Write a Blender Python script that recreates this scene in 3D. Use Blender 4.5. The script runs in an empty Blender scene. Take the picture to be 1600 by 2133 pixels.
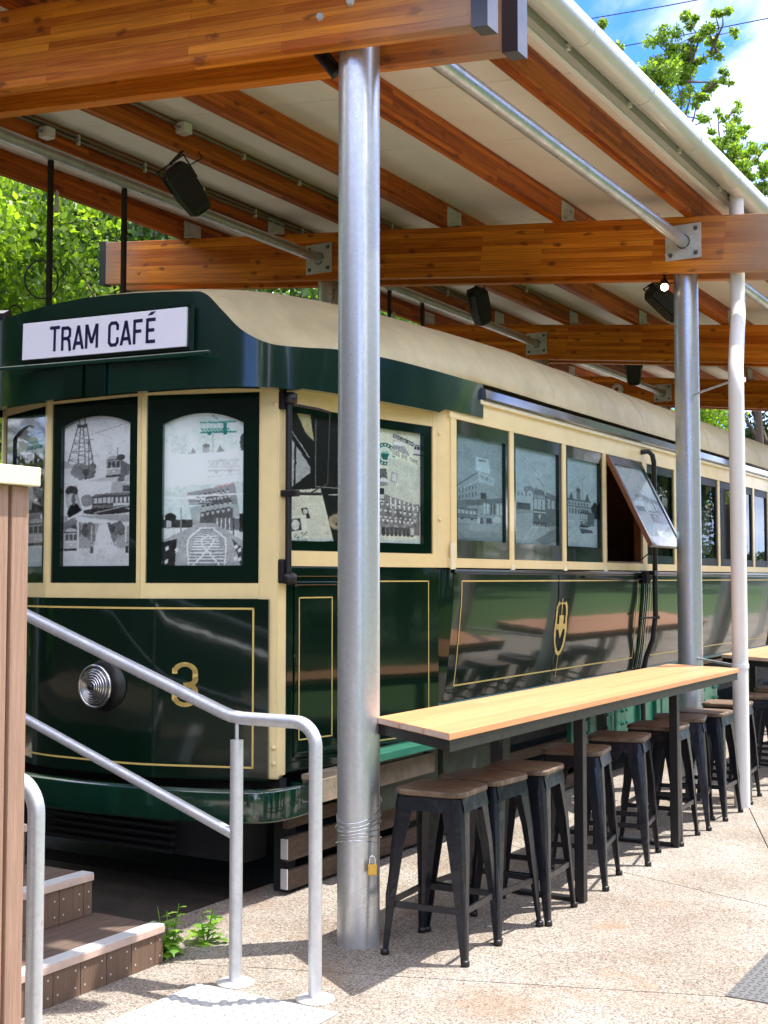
import bpy, bmesh, math, random
import numpy as np
from mathutils import Vector, Matrix
R = math.radians
S = bpy.context.scene
COL = S.collection
random.seed(5); RNG = np.random.default_rng(7)

# ------------------------------------------------------------------ camera
cam = bpy.data.cameras.new('camera'); camo = bpy.data.objects.new('camera', cam); COL.objects.link(camo)
cam.sensor_fit = 'HORIZONTAL'; cam.sensor_width = 36.0; cam.lens = 2620/1600*36.0
cam.clip_start = .05; cam.clip_end = 2000
camo.location = (0, 0, 1.6); camo.rotation_euler = (R(90+3.03), 0, R(30.9))
S.camera = camo
S.render.resolution_x = 768; S.render.resolution_y = 1024

# ------------------------------------------------------------------ light
SUNV = Vector((.29, .27, 1.0)).normalized()
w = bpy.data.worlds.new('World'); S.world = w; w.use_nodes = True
nt = w.node_tree; nt.nodes.clear()
def nn(nt, t, **k):
    n = nt.nodes.new(t)
    for a, v in k.items(): setattr(n, a, v)
    return n
wo = nn(nt, 'ShaderNodeOutputWorld'); bg = nn(nt, 'ShaderNodeBackground'); sk = nn(nt, 'ShaderNodeTexSky')
sk.sky_type = 'NISHITA'; sk.sun_disc = False; sk.sun_elevation = math.asin(SUNV.z)
sk.sun_rotation = math.atan2(SUNV.x, SUNV.y); sk.air_density = .75; sk.dust_density = .1; sk.ozone_density = 4.0
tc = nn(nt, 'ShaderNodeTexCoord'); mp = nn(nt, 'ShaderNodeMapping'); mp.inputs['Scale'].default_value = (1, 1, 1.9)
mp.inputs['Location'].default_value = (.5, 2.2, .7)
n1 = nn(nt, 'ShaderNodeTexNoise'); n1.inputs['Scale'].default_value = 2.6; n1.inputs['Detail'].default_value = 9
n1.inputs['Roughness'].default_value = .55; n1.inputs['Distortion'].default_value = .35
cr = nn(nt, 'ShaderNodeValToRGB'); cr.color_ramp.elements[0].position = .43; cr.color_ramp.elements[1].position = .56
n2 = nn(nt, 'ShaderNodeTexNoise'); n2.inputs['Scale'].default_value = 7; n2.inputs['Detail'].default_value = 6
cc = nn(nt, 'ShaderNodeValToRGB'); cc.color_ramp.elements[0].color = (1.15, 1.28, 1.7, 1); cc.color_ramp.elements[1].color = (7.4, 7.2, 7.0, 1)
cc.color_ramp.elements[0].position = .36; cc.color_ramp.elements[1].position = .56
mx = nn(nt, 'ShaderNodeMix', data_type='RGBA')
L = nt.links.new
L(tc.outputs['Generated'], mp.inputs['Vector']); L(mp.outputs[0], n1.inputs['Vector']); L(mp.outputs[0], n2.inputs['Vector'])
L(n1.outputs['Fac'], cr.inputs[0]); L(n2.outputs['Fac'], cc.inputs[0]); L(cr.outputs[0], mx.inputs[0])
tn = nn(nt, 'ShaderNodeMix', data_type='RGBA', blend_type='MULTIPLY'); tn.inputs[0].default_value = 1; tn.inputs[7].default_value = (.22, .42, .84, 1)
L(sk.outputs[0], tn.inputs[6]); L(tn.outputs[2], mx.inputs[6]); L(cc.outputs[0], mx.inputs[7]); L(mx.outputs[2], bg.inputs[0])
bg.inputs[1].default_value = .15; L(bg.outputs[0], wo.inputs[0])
sun = bpy.data.lights.new('sun', 'SUN'); suno = bpy.data.objects.new('sun', sun); COL.objects.link(suno)
sun.energy = 2.15; sun.angle = R(.5); sun.color = (1, .955, .885)
suno.rotation_euler = SUNV.to_track_quat('Z', 'Y').to_euler(); suno.location = (10, 10, 30)
S.view_settings.view_transform = 'Standard'; S.view_settings.look = 'None'
S.view_settings.exposure = 2.2; S.view_settings.gamma = 1; S.view_settings.use_curve_mapping = False
S.render.engine = 'CYCLES'

# ------------------------------------------------------------------ materials
def mat(name, col=(.5, .5, .5), rough=.5, metal=0, spec=.5, coat=0, ior=1.5, noise=0, nscale=8, bump=0, bscale=60, col2=None, stretch=None, coatior=1.5):
    m = bpy.data.materials.new(name); m.use_nodes = True; t = m.node_tree
    b = t.nodes['Principled BSDF']; b.inputs['Base Color'].default_value = (*col, 1)
    b.inputs['Roughness'].default_value = rough; b.inputs['Metallic'].default_value = metal
    b.inputs['IOR'].default_value = ior; b.inputs['Coat Weight'].default_value = coat
    b.inputs['Coat Roughness'].default_value = .06; b.inputs['Coat IOR'].default_value = coatior
    b.inputs['Specular IOR Level'].default_value = spec
    if noise or bump:
        c = nn(t, 'ShaderNodeTexCoord'); mpp = nn(t, 'ShaderNodeMapping')
        if stretch: mpp.inputs['Scale'].default_value = stretch
        t.links.new(c.outputs['Object'], mpp.inputs['Vector'])
        if noise:
            n = nn(t, 'ShaderNodeTexNoise'); n.inputs['Scale'].default_value = nscale; n.inputs['Detail'].default_value = 8
            n.inputs['Roughness'].default_value = .65
            rr = nn(t, 'ShaderNodeValToRGB'); rr.color_ramp.elements[0].position = .3; rr.color_ramp.elements[1].position = .7
            c2 = col2 if col2 else tuple(x*(1-noise) for x in col)
            rr.color_ramp.elements[0].color = (*c2, 1); rr.color_ramp.elements[1].color = (*col, 1)
            t.links.new(mpp.outputs[0], n.inputs['Vector']); t.links.new(n.outputs['Fac'], rr.inputs[0]); t.links.new(rr.outputs[0], b.inputs['Base Color'])
            mr = nn(t, 'ShaderNodeMapRange'); mr.inputs['To Min'].default_value = min(1, rough*1.35); mr.inputs['To Max'].default_value = rough*.8
            t.links.new(n.outputs['Fac'], mr.inputs['Value']); t.links.new(mr.outputs[0], b.inputs['Roughness'])
        if bump:
            n = nn(t, 'ShaderNodeTexNoise'); n.inputs['Scale'].default_value = bscale; n.inputs['Detail'].default_value = 4
            bp = nn(t, 'ShaderNodeBump'); bp.inputs['Strength'].default_value = bump; bp.inputs['Distance'].default_value = .01
            t.links.new(mpp.outputs[0], n.inputs['Vector']); t.links.new(n.outputs['Fac'], bp.inputs['Height']); t.links.new(bp.outputs[0], b.inputs['Normal'])
            if coat: t.links.new(bp.outputs[0], b.inputs['Coat Normal'])
    return m

def glulam(name, axis, ca=(.93, .325, .028), cb=(.44, .095, .006), row=.042, length=1.5, knots=True, rough=.42, gw=False, kth=.6):
    m = bpy.data.materials.new(name); m.use_nodes = True; t = m.node_tree; l = t.links.new
    b = t.nodes['Principled BSDF']; b.inputs['Roughness'].default_value = rough; b.inputs['Specular IOR Level'].default_value = .22
    tc = nn(t, 'ShaderNodeTexCoord'); sp = nn(t, 'ShaderNodeSeparateXYZ'); l(tc.outputs['Object'], sp.inputs[0])
    oi = nn(t, 'ShaderNodeObjectInfo')
    rnd = nn(t, 'ShaderNodeMath', operation='MULTIPLY'); rnd.inputs[1].default_value = 17.3; l(oi.outputs['Random'], rnd.inputs[0])
    ln = nn(t, 'ShaderNodeMath', operation='ADD'); l(sp.outputs[axis], ln.inputs[0]); l(rnd.outputs[0], ln.inputs[1])
    ot = nn(t, 'ShaderNodeMath', operation='ADD'); l(sp.outputs[2], ot.inputs[0]); l(sp.outputs[1-axis], ot.inputs[1])
    ot2 = nn(t, 'ShaderNodeMath', operation='ADD'); l(ot.outputs[0], ot2.inputs[0]); ot2.inputs[1].default_value = 5.0
    cb_ = nn(t, 'ShaderNodeCombineXYZ'); l(ln.outputs[0], cb_.inputs[0]); l(ot2.outputs[0], cb_.inputs[1])
    br = nn(t, 'ShaderNodeTexBrick'); br.inputs['Scale'].default_value = 1; br.inputs['Brick Width'].default_value = length
    br.inputs['Row Height'].default_value = row; br.inputs['Mortar Size'].default_value = .0009; br.inputs['Mortar Smooth'].default_value = .3
    br.offset = .37; br.squash = 1
    br.inputs['Color1'].default_value = (0, 0, 0, 1); br.inputs['Color2'].default_value = (1, 1, 1, 1); br.inputs['Mortar'].default_value = (.12, .12, .12, 1)
    l(cb_.outputs[0], br.inputs['Vector'])
    # grain: noise stretched along the length, shifted per board
    off = nn(t, 'ShaderNodeVectorMath', operation='MULTIPLY'); off.inputs[1].default_value = (2.2, 60, 1); l(cb_.outputs[0], off.inputs[0])
    sh = nn(t, 'ShaderNodeMix', data_type='RGBA'); 
    ad = nn(t, 'ShaderNodeVectorMath', operation='ADD'); l(off.outputs[0], ad.inputs[0])
    sc = nn(t, 'ShaderNodeVectorMath', operation='SCALE'); sc.inputs['Scale'].default_value = 31; l(br.outputs['Color'], sc.inputs[0]); l(sc.outputs[0], ad.inputs[1])
    gr = nn(t, 'ShaderNodeTexNoise'); gr.inputs['Scale'].default_value = 1; gr.inputs['Detail'].default_value = 6; gr.inputs['Distortion'].default_value = .8; l(ad.outputs[0], gr.inputs['Vector'])
    ma = nn(t, 'ShaderNodeMath', operation='MULTIPLY_ADD'); l(br.outputs['Color'], ma.inputs[0]); ma.inputs[1].default_value = .62; 
    g2 = nn(t, 'ShaderNodeMath', operation='MULTIPLY_ADD'); l(gr.outputs['Fac'], g2.inputs[0]); g2.inputs[1].default_value = 1.3; g2.inputs[2].default_value = -.52
    l(g2.outputs[0], ma.inputs[2])
    rp = nn(t, 'ShaderNodeValToRGB'); e = rp.color_ramp.elements; e[0].position = .08; e[0].color = (*cb, 1); e[1].position = .95; e[1].color = (*ca, 1)
    l(ma.outputs[0], rp.inputs[0]); out = rp.outputs[0]
    # joint lines
    jm = nn(t, 'ShaderNodeMix', data_type='RGBA', blend_type='MULTIPLY'); jm.inputs[7].default_value = (.55, .42, .35, 1)
    l(br.outputs['Fac'], jm.inputs[0]); l(out, jm.inputs[6]); out = jm.outputs[2]
    if knots:
        kv = nn(t, 'ShaderNodeVectorMath', operation='MULTIPLY'); kv.inputs[1].default_value = (3.6, 7.5, 1); l(cb_.outputs[0], kv.inputs[0])
        kn = nn(t, 'ShaderNodeTexNoise'); kn.inputs['Scale'].default_value = 6; kn.inputs['Detail'].default_value = 2
        kj = nn(t, 'ShaderNodeVectorMath', operation='SCALE'); kj.inputs['Scale'].default_value = .35; l(kn.outputs['Color'], kj.inputs[0])
        ka = nn(t, 'ShaderNodeVectorMath', operation='ADD'); l(kv.outputs[0], ka.inputs[0]); l(kj.outputs[0], ka.inputs[1]); l(kv.outputs[0], kn.inputs['Vector'])
        vo = nn(t, 'ShaderNodeTexVoronoi', voronoi_dimensions='2D'); vo.inputs['Scale'].default_value = 1; vo.inputs['Randomness'].default_value = 1; l(ka.outputs[0], vo.inputs['Vector'])
        kr = nn(t, 'ShaderNodeValToRGB'); kr.color_ramp.elements[0].position = .06; kr.color_ramp.elements[1].position = .17
        kr.color_ramp.elements[0].color = (1, 1, 1, 1); kr.color_ramp.elements[1].color = (0, 0, 0, 1); l(vo.outputs['Distance'], kr.inputs[0])
        hs = nn(t, 'ShaderNodeSeparateColor'); l(vo.outputs['Color'], hs.inputs[0])
        th = nn(t, 'ShaderNodeMath', operation='GREATER_THAN'); th.inputs[1].default_value = kth; l(hs.outputs[0], th.inputs[0])
        km = nn(t, 'ShaderNodeMath', operation='MULTIPLY'); l(kr.outputs[0], km.inputs[0]); l(th.outputs[0], km.inputs[1])
        k8 = nn(t, 'ShaderNodeMath', operation='MULTIPLY'); l(km.outputs[0], k8.inputs[0]); k8.inputs[1].default_value = .7
        kx = nn(t, 'ShaderNodeMix', data_type='RGBA'); kx.inputs[7].default_value = (.10, .022, .006, 1)
        l(k8.outputs[0], kx.inputs[0]); l(out, kx.inputs[6]); out = kx.outputs[2]
    if gw:   # weathered grey ends: along the length the stain has washed out near both ends
        aw = nn(t, 'ShaderNodeMath', operation='ABSOLUTE'); l(sp.outputs[axis], aw.inputs[0])
        nw = nn(t, 'ShaderNodeTexNoise'); nw.inputs['Scale'].default_value = 9; nw.inputs['Detail'].default_value = 6; l(tc.outputs['Object'], nw.inputs['Vector'])
        am = nn(t, 'ShaderNodeMath', operation='MULTIPLY_ADD'); l(nw.outputs['Fac'], am.inputs[0]); am.inputs[1].default_value = .35; l(aw.outputs[0], am.inputs[2])
        wr = nn(t, 'ShaderNodeMapRange'); wr.inputs['From Min'].default_value = 2.85; wr.inputs['From Max'].default_value = 3.5; wr.inputs['To Max'].default_value = .85; l(am.outputs[0], wr.inputs['Value'])
        wm = nn(t, 'ShaderNodeMix', data_type='RGBA'); wm.inputs[7].default_value = (.30, .21, .15, 1); l(wr.outputs[0], wm.inputs[0]); l(out, wm.inputs[6]); out = wm.outputs[2]
    l(out, b.inputs['Base Color'])
    bp = nn(t, 'ShaderNodeBump'); bp.inputs['Strength'].default_value = .25; bp.inputs['Distance'].default_value = .004
    l(ma.outputs[0], bp.inputs['Height']); l(bp.outputs[0], b.inputs['Normal'])
    return m

def galv(name, base=(.62, .64, .66), rough=.33, streak=(1, 1, .15)):
    m = bpy.data.materials.new(name); m.use_nodes = True; t = m.node_tree; l = t.links.new
    b = t.nodes['Principled BSDF']; b.inputs['Metallic'].default_value = .3 if 'plate' in name else .72
    tc = nn(t, 'ShaderNodeTexCoord'); mp = nn(t, 'ShaderNodeMapping'); mp.inputs['Scale'].default_value = streak; l(tc.outputs['Object'], mp.inputs['Vector'])
    a = nn(t, 'ShaderNodeTexNoise'); a.inputs['Scale'].default_value = 9; a.inputs['Detail'].default_value = 7; a.inputs['Roughness'].default_value = .6; l(mp.outputs[0], a.inputs['Vector'])
    v = nn(t, 'ShaderNodeTexVoronoi'); v.inputs['Scale'].default_value = 70; l(tc.outputs['Object'], v.inputs['Vector'])
    hs = nn(t, 'ShaderNodeSeparateColor'); l(v.outputs['Color'], hs.inputs[0])
    ad = nn(t, 'ShaderNodeMath', operation='MULTIPLY_ADD'); l(hs.outputs[0], ad.inputs[0]); ad.inputs[1].default_value = .14; l(a.outputs['Fac'], ad.inputs[2])
    r = nn(t, 'ShaderNodeValToRGB'); e = r.color_ramp.elements; e[0].position = .38; e[0].color = (*[c*.78 for c in base], 1); e[1].position = .72; e[1].color = (*base, 1)
    l(ad.outputs[0], r.inputs[0])
    # scuffs
    sn = nn(t, 'ShaderNodeTexNoise'); sn.inputs['Scale'].default_value = 22; sn.inputs['Detail'].default_value = 5; sn.inputs['Distortion'].default_value = 2.5; l(mp.outputs[0], sn.inputs['Vector'])
    sr = nn(t, 'ShaderNodeValToRGB'); sr.color_ramp.elements[0].position = .70; sr.color_ramp.elements[1].position = .75; l(sn.outputs['Fac'], sr.inputs[0])
    sm = nn(t, 'ShaderNodeMix', data_type='RGBA'); sm.inputs[7].default_value = (.22, .22, .24, 1)
    s8 = nn(t, 'ShaderNodeMath', operation='MULTIPLY'); s8.inputs[1].default_value = .55; l(sr.outputs[0], s8.inputs[0]); l(s8.outputs[0], sm.inputs[0]); l(r.outputs[0], sm.inputs[6])
    l(sm.outputs[2], b.inputs['Base Color'])
    mr = nn(t, 'ShaderNodeMapRange'); mr.inputs['From Min'].default_value = .3; mr.inputs['From Max'].default_value = .75; mr.inputs['To Min'].default_value = rough+.12; mr.inputs['To Max'].default_value = rough-.06
    l(ad.outputs[0], mr.inputs['Value']); l(mr.outputs[0], b.inputs['Roughness'])
    bp = nn(t, 'ShaderNodeBump'); bp.inputs['Strength'].default_value = .12; bp.inputs['Distance'].default_value = .004; l(a.outputs['Fac'], bp.inputs['Height']); l(bp.outputs[0], b.inputs['Normal'])
    return m

def leafmat(name, ca, cb, trans=.35):
    m = bpy.data.materials.new(name); m.use_nodes = True; t = m.node_tree; l = t.links.new; t.nodes.clear()
    o = nn(t, 'ShaderNodeOutputMaterial'); g = nn(t, 'ShaderNodeNewGeometry'); r = nn(t, 'ShaderNodeValToRGB')
    r.color_ramp.elements[0].color = (*ca, 1); r.color_ramp.elements[1].color = (*cb, 1); l(g.outputs['Random Per Island'], r.inputs[0])
    d = nn(t, 'ShaderNodeBsdfPrincipled'); d.inputs['Roughness'].default_value = .45; l(r.outputs[0], d.inputs['Base Color'])
    tr = nn(t, 'ShaderNodeBsdfTranslucent'); hv = nn(t, 'ShaderNodeMix', data_type='RGBA', blend_type='MULTIPLY'); hv.inputs[0].default_value = 1
    hv.inputs[7].default_value = (1.9, 2.1, .7, 1); l(r.outputs[0], hv.inputs[6]); l(hv.outputs[2], tr.inputs['Color'])
    mx = nn(t, 'ShaderNodeMixShader'); mx.inputs[0].default_value = trans; l(d.outputs[0], mx.inputs[1]); l(tr.outputs[0], mx.inputs[2]); l(mx.outputs[0], o.inputs[0])
    return m

def panemat(name, tint=(.94, .97, .96), ior=1.22, rough=.01):
    m = bpy.data.materials.new(name); m.use_nodes = True; t = m.node_tree; l = t.links.new; t.nodes.clear()
    o = nn(t, 'ShaderNodeOutputMaterial'); f = nn(t, 'ShaderNodeFresnel'); f.inputs['IOR'].default_value = ior
    a = nn(t, 'ShaderNodeBsdfTransparent'); a.inputs[0].default_value = (*tint, 1); b = nn(t, 'ShaderNodeBsdfGlossy'); b.inputs['Roughness'].default_value = rough
    b.inputs['Color'].default_value = (.95, .97, 1, 1)
    mx = nn(t, 'ShaderNodeMixShader'); l(f.outputs[0], mx.inputs[0]); l(a.outputs[0], mx.inputs[1]); l(b.outputs[0], mx.inputs[2]); l(mx.outputs[0], o.inputs[0])
    return m

def printmat(name):
    m = bpy.data.materials.new(name); m.use_nodes = True; t = m.node_tree
    a = nn(t, 'ShaderNodeAttribute'); a.attribute_name = 'ink'; b = t.nodes['Principled BSDF']
    t.links.new(a.outputs['Color'], b.inputs['Base Color']); b.inputs['Roughness'].default_value = .4
    return m

M = {}
M['green'] = mat('gloss_green_paint', (.0015, .013, .007), .18, spec=.12, coat=1, coatior=1.5, noise=.25, nscale=3, bump=.10, bscale=3.2)
M['greenm'] = mat('dark_green_paint', (.004, .036, .022), .2, coat=.6, coatior=1.6, noise=.3, nscale=5, bump=.05, bscale=30)
M['teal'] = mat('weathered_teal_paint', (.018, .16, .10), .35, coat=.3, noise=.4, nscale=7, bump=.1, bscale=40)
M['bumper'] = mat('bumper_green_paint', (.002, .042, .024), .12, coat=1, coatior=1.6, noise=.55, nscale=9, stretch=(1, 1, .25), bump=.15, bscale=14)
M['cream'] = mat('cream_paint', (.90, .72, .36), .32, coat=.35, noise=.11, nscale=5, bump=.03, bscale=30)
M['creamp'] = mat('pale_cream_paint', (.86, .77, .52), .35, coat=.3, noise=.06, nscale=6, bump=.03, bscale=30)
M['roofc'] = mat('cream_roof_canvas', (.64, .53, .31), .5, noise=.28, nscale=3.5, bump=.12, bscale=25)
M['gold'] = mat('gold_lining', (.72, .52, .16), .35, noise=.1, nscale=30)
M['board'] = mat('white_sign_face', (.82, .81, .92), .25, coat=.4)
M['ink'] = mat('navy_lettering', (.012, .012, .06), .35)
M['ceil'] = mat('ceiling_white_panel', (.92, .88, .80), .5, noise=.10, nscale=1.9, bump=.02, bscale=8)
M['white'] = mat('white_paint', (.78, .77, .75), .38, noise=.06, nscale=12)
M['gutter'] = mat('gutter_enamel', (.60, .59, .54), .22, coat=.5, noise=.06, nscale=5)
M['fascia'] = mat('grey_soffit_strip', (.42, .40, .37), .5, noise=.1, nscale=8)
M['pipe'] = mat('painted_downpipe', (.74, .72, .68), .4, noise=.10, nscale=5, stretch=(1, 1, .3))
M['navy'] = mat('navy_steel_cap', (.010, .013, .028), .35, coat=.4, noise=.2, nscale=10)
M['black'] = mat('black_steel', (.012, .011, .012), .4, noise=.3, nscale=20, bump=.06)
M['stool'] = mat('stool_gunmetal', (.007, .009, .016), .36, metal=.25, coat=.25, noise=.5, nscale=14, bump=.5, bscale=22)
M['seat'] = mat('worn_seat_wood', (.26, .17, .105), .38, noise=1, col2=(.035, .024, .016), nscale=4, stretch=(1.2, 12, 2), bump=.2, bscale=30)
M['table'] = glulam('table_timber', 1, (.66, .335, .16), (.54, .26, .12), row=.09, length=1.9, knots=False, rough=.33)
M['tablee'] = mat('table_end_grain', (.62, .47, .38), .6, noise=.25, nscale=25)
M['beam'] = glulam('glulam_beam', 0, gw=True)
M['beam2'] = glulam('glulam_purlin', 1, (.66, .165, .008), (.22, .034, .002), row=.036)
M['galv'] = galv('galvanised_steel'); M['galvd'] = galv('galvanised_plate', (.70, .70, .67), .5, (1, 1, 1))
M['rail'] = galv('galvanised_handrail', (.70, .72, .76), .42, (1, 1, .5))
M['chrome'] = mat('chrome', (.8, .8, .82), .12, 1)
M['lens'] = mat('headlamp_glass', (.75, .78, .8), .06, .6, coat=1)
M['comp'] = mat('composite_board', (.19, .115, .075), .65, noise=.35, nscale=16, stretch=(6, 6, .35), bump=.25, bscale=70)
M['compd'] = mat('composite_tread', (.13, .085, .062), .6, noise=.4, nscale=10, stretch=(6, .5, 3), bump=.3, bscale=60)
M['pillar'] = mat('pillar_board', (.40, .245, .17), .65, noise=.35, nscale=14, stretch=(7, 7, .3), bump=.3, bscale=60)
M['nose'] = mat('aluminium_nosing', (.66, .66, .66), .4, .3, noise=.1)
M['nosee'] = mat('pale_tread_edge', (.60, .44, .36), .6, noise=.2, nscale=20)
M['slat'] = mat('old_hardwood_slat', (.11, .07, .044), .8, noise=.5, nscale=9, stretch=(1, 1, 6), bump=.4, bscale=40)
M['sill'] = mat('weathered_sill', (.30, .24, .17), .7, noise=.4, nscale=9, bump=.3, bscale=40)
M['skirt'] = mat('grey_green_sheet', (.055, .075, .052), .55, noise=.4, nscale=6, bump=.1)
M['dark'] = mat('underframe_black', (.010, .010, .010), .8, noise=.3)
M['brass'] = mat('brass', (.72, .45, .10), .32, .85, noise=.15, nscale=30)
M['wood'] = mat('varnished_interior_wood', (.20, .075, .025), .4, noise=.4, nscale=6, stretch=(1, 1, .3))
M['paper'] = mat('paper', (.8, .8, .78), .6)
M['pvc'] = mat('white_plastic', (.72, .69, .62), .4)
M['cond'] = mat('grey_conduit', (.22, .20, .17), .5)
M['bark'] = mat('bark', (.12, .085, .06), .9, noise=.5, nscale=7, stretch=(1, 1, .25), bump=.6, bscale=20)
M['pane'] = panemat('window_glass'); M['paned'] = panemat('tinted_glass', (.35, .38, .34), 1.3); M['panef'] = panemat('film_glass', (.9, .95, .97), 1.3, .28)
M['print'] = printmat('printed_poster')
M['leafA'] = leafmat('leaf_bright', (.05, .11, .012), (.27, .37, .04), .5)
M['leafB'] = leafmat('leaf_deep', (.018, .05, .012), (.07, .14, .025), .3)
M['weed'] = leafmat('weed_leaf', (.10, .24, .02), (.26, .42, .05), .35)
M['grass'] = mat('lawn', (.05, .125, .008), .9, noise=.6, nscale=12, bump=.6, bscale=60)
M['hedge'] = M['leafB']
M['lamp'] = mat('lamp_face', (.9, .8, .6), .3)
_b = M['lamp'].node_tree.nodes['Principled BSDF']; _b.inputs['Emission Color'].default_value = (1, .75, .45, 1); _b.inputs['Emission Strength'].default_value = 6
M['mesh'] = mat('speaker_grille', (.03, .028, .03), .6, bump=.8, bscale=400)

def concrete():
    m = bpy.data.materials.new('exposed_aggregate'); m.use_nodes = True; t = m.node_tree; l = t.links.new
    b = t.nodes['Principled BSDF']; b.inputs['Roughness'].default_value = .85; b.inputs['Specular IOR Level'].default_value = .3
    tc = nn(t, 'ShaderNodeTexCoord')
    v = nn(t, 'ShaderNodeTexVoronoi'); v.inputs['Scale'].default_value = 165; l(tc.outputs['Object'], v.inputs['Vector'])
    hs = nn(t, 'ShaderNodeSeparateColor'); l(v.outputs['Color'], hs.inputs[0])
    st = nn(t, 'ShaderNodeValToRGB'); st.color_ramp.interpolation = 'LINEAR'
    e = st.color_ramp.elements; e[0].position = 0; e[0].color = (.055, .045, .036, 1); e[1].position = 1; e[1].color = (.50, .465, .42, 1)
    for p, c in ((.10, (.16, .14, .115, 1)), (.35, (.26, .23, .195, 1)), (.8, (.34, .31, .27, 1))):
        q = e.new(p); q.color = c
    l(hs.outputs[0], st.inputs[0])
    big = nn(t, 'ShaderNodeTexNoise'); big.inputs['Scale'].default_value = .9; big.inputs['Detail'].default_value = 7; big.inputs['Roughness'].default_value = .6; l(tc.outputs['Object'], big.inputs['Vector'])
    br = nn(t, 'ShaderNodeValToRGB'); br.color_ramp.elements[0].position = .32; br.color_ramp.elements[0].color = (.66, .58, .51, 1); br.color_ramp.elements[1].position = .62; br.color_ramp.elements[1].color = (1.0, 1, 1, 1); l(big.outputs['Fac'], br.inputs[0])
    mu = nn(t, 'ShaderNodeMix', data_type='RGBA', blend_type='MULTIPLY'); mu.inputs[0].default_value = 1; l(st.outputs[0], mu.inputs[6]); l(br.outputs[0], mu.inputs[7])
    fn0 = nn(t, 'ShaderNodeTexNoise'); fn0.inputs['Scale'].default_value = 6; fn0.inputs['Detail'].default_value = 3; l(tc.outputs['Object'], fn0.inputs['Vector'])
    # spilled-drink stains
    sp = nn(t, 'ShaderNodeTexNoise'); sp.inputs['Scale'].default_value = 2.1; sp.inputs['Detail'].default_value = 3; sp.inputs['Distortion'].default_value = .6
    mpv = nn(t, 'ShaderNodeMapping'); mpv.inputs['Location'].default_value = (3.3, 1.2, 0); l(tc.outputs['Object'], mpv.inputs['Vector']); l(mpv.outputs[0], sp.inputs['Vector'])
    sr = nn(t, 'ShaderNodeValToRGB'); sr.color_ramp.elements[0].position = .60; sr.color_ramp.elements[1].position = .74; l(sp.outputs['Fac'], sr.inputs[0])
    s8 = nn(t, 'ShaderNodeMath', operation='MULTIPLY'); s8.inputs[1].default_value = .55; l(sr.outputs[0], s8.inputs[0])
    sm = nn(t, 'ShaderNodeMix', data_type='RGBA'); sm.inputs[7].default_value = (.23, .13, .07, 1); l(s8.outputs[0], sm.inputs[0]); l(mu.outputs[2], sm.inputs[6])
    ds = nn(t, 'ShaderNodeVectorMath', operation='DISTANCE'); ds.inputs[1].default_value = (-1.98, 4.52, 0)
    ws = nn(t, 'ShaderNodeVectorMath', operation='MULTIPLY_ADD'); ws.inputs[1].default_value = (.28, .28, 0); l(fn0.outputs['Color'], ws.inputs[0]); l(tc.outputs['Object'], ws.inputs[2]); l(ws.outputs[0], ds.inputs[0])
    dr = nn(t, 'ShaderNodeMapRange'); dr.inputs['From Min'].default_value = .10; dr.inputs['From Max'].default_value = .26; dr.inputs['To Min'].default_value = .38; dr.inputs['To Max'].default_value = 0; l(ds.outputs['Value'], dr.inputs['Value'])
    sm2 = nn(t, 'ShaderNodeMix', data_type='RGBA'); sm2.inputs[7].default_value = (.20, .115, .06, 1); l(dr.outputs[0], sm2.inputs[0]); l(sm.outputs[2], sm2.inputs[6])
    l(sm2.outputs[2], b.inputs['Base Color'])
    fn = nn(t, 'ShaderNodeTexNoise'); fn.inputs['Scale'].default_value = 45; fn.inputs['Detail'].default_value = 5; l(tc.outputs['Object'], fn.inputs['Vector'])
    bp = nn(t, 'ShaderNodeBump'); bp.inputs['Strength'].default_value = .45; bp.inputs['Distance'].default_value = .006
    l(v.outputs['Distance'], bp.inputs['Height']); bp.invert = True
    bq = nn(t, 'ShaderNodeBump'); bq.inputs['Strength'].default_value = .4; bq.inputs['Distance'].default_value = .01; l(fn.outputs['Fac'], bq.inputs['Height']); l(bp.outputs[0], bq.inputs['Normal'])
    l(bq.outputs[0], b.inputs['Normal'])
    return m
M['conc'] = concrete()
M['boltm'] = mat('dull_bolt_steel', (.13, .13, .12), .5, .4)
M['joint'] = mat('joint_grout', (.10, .075, .055), .9, noise=.3)

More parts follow.
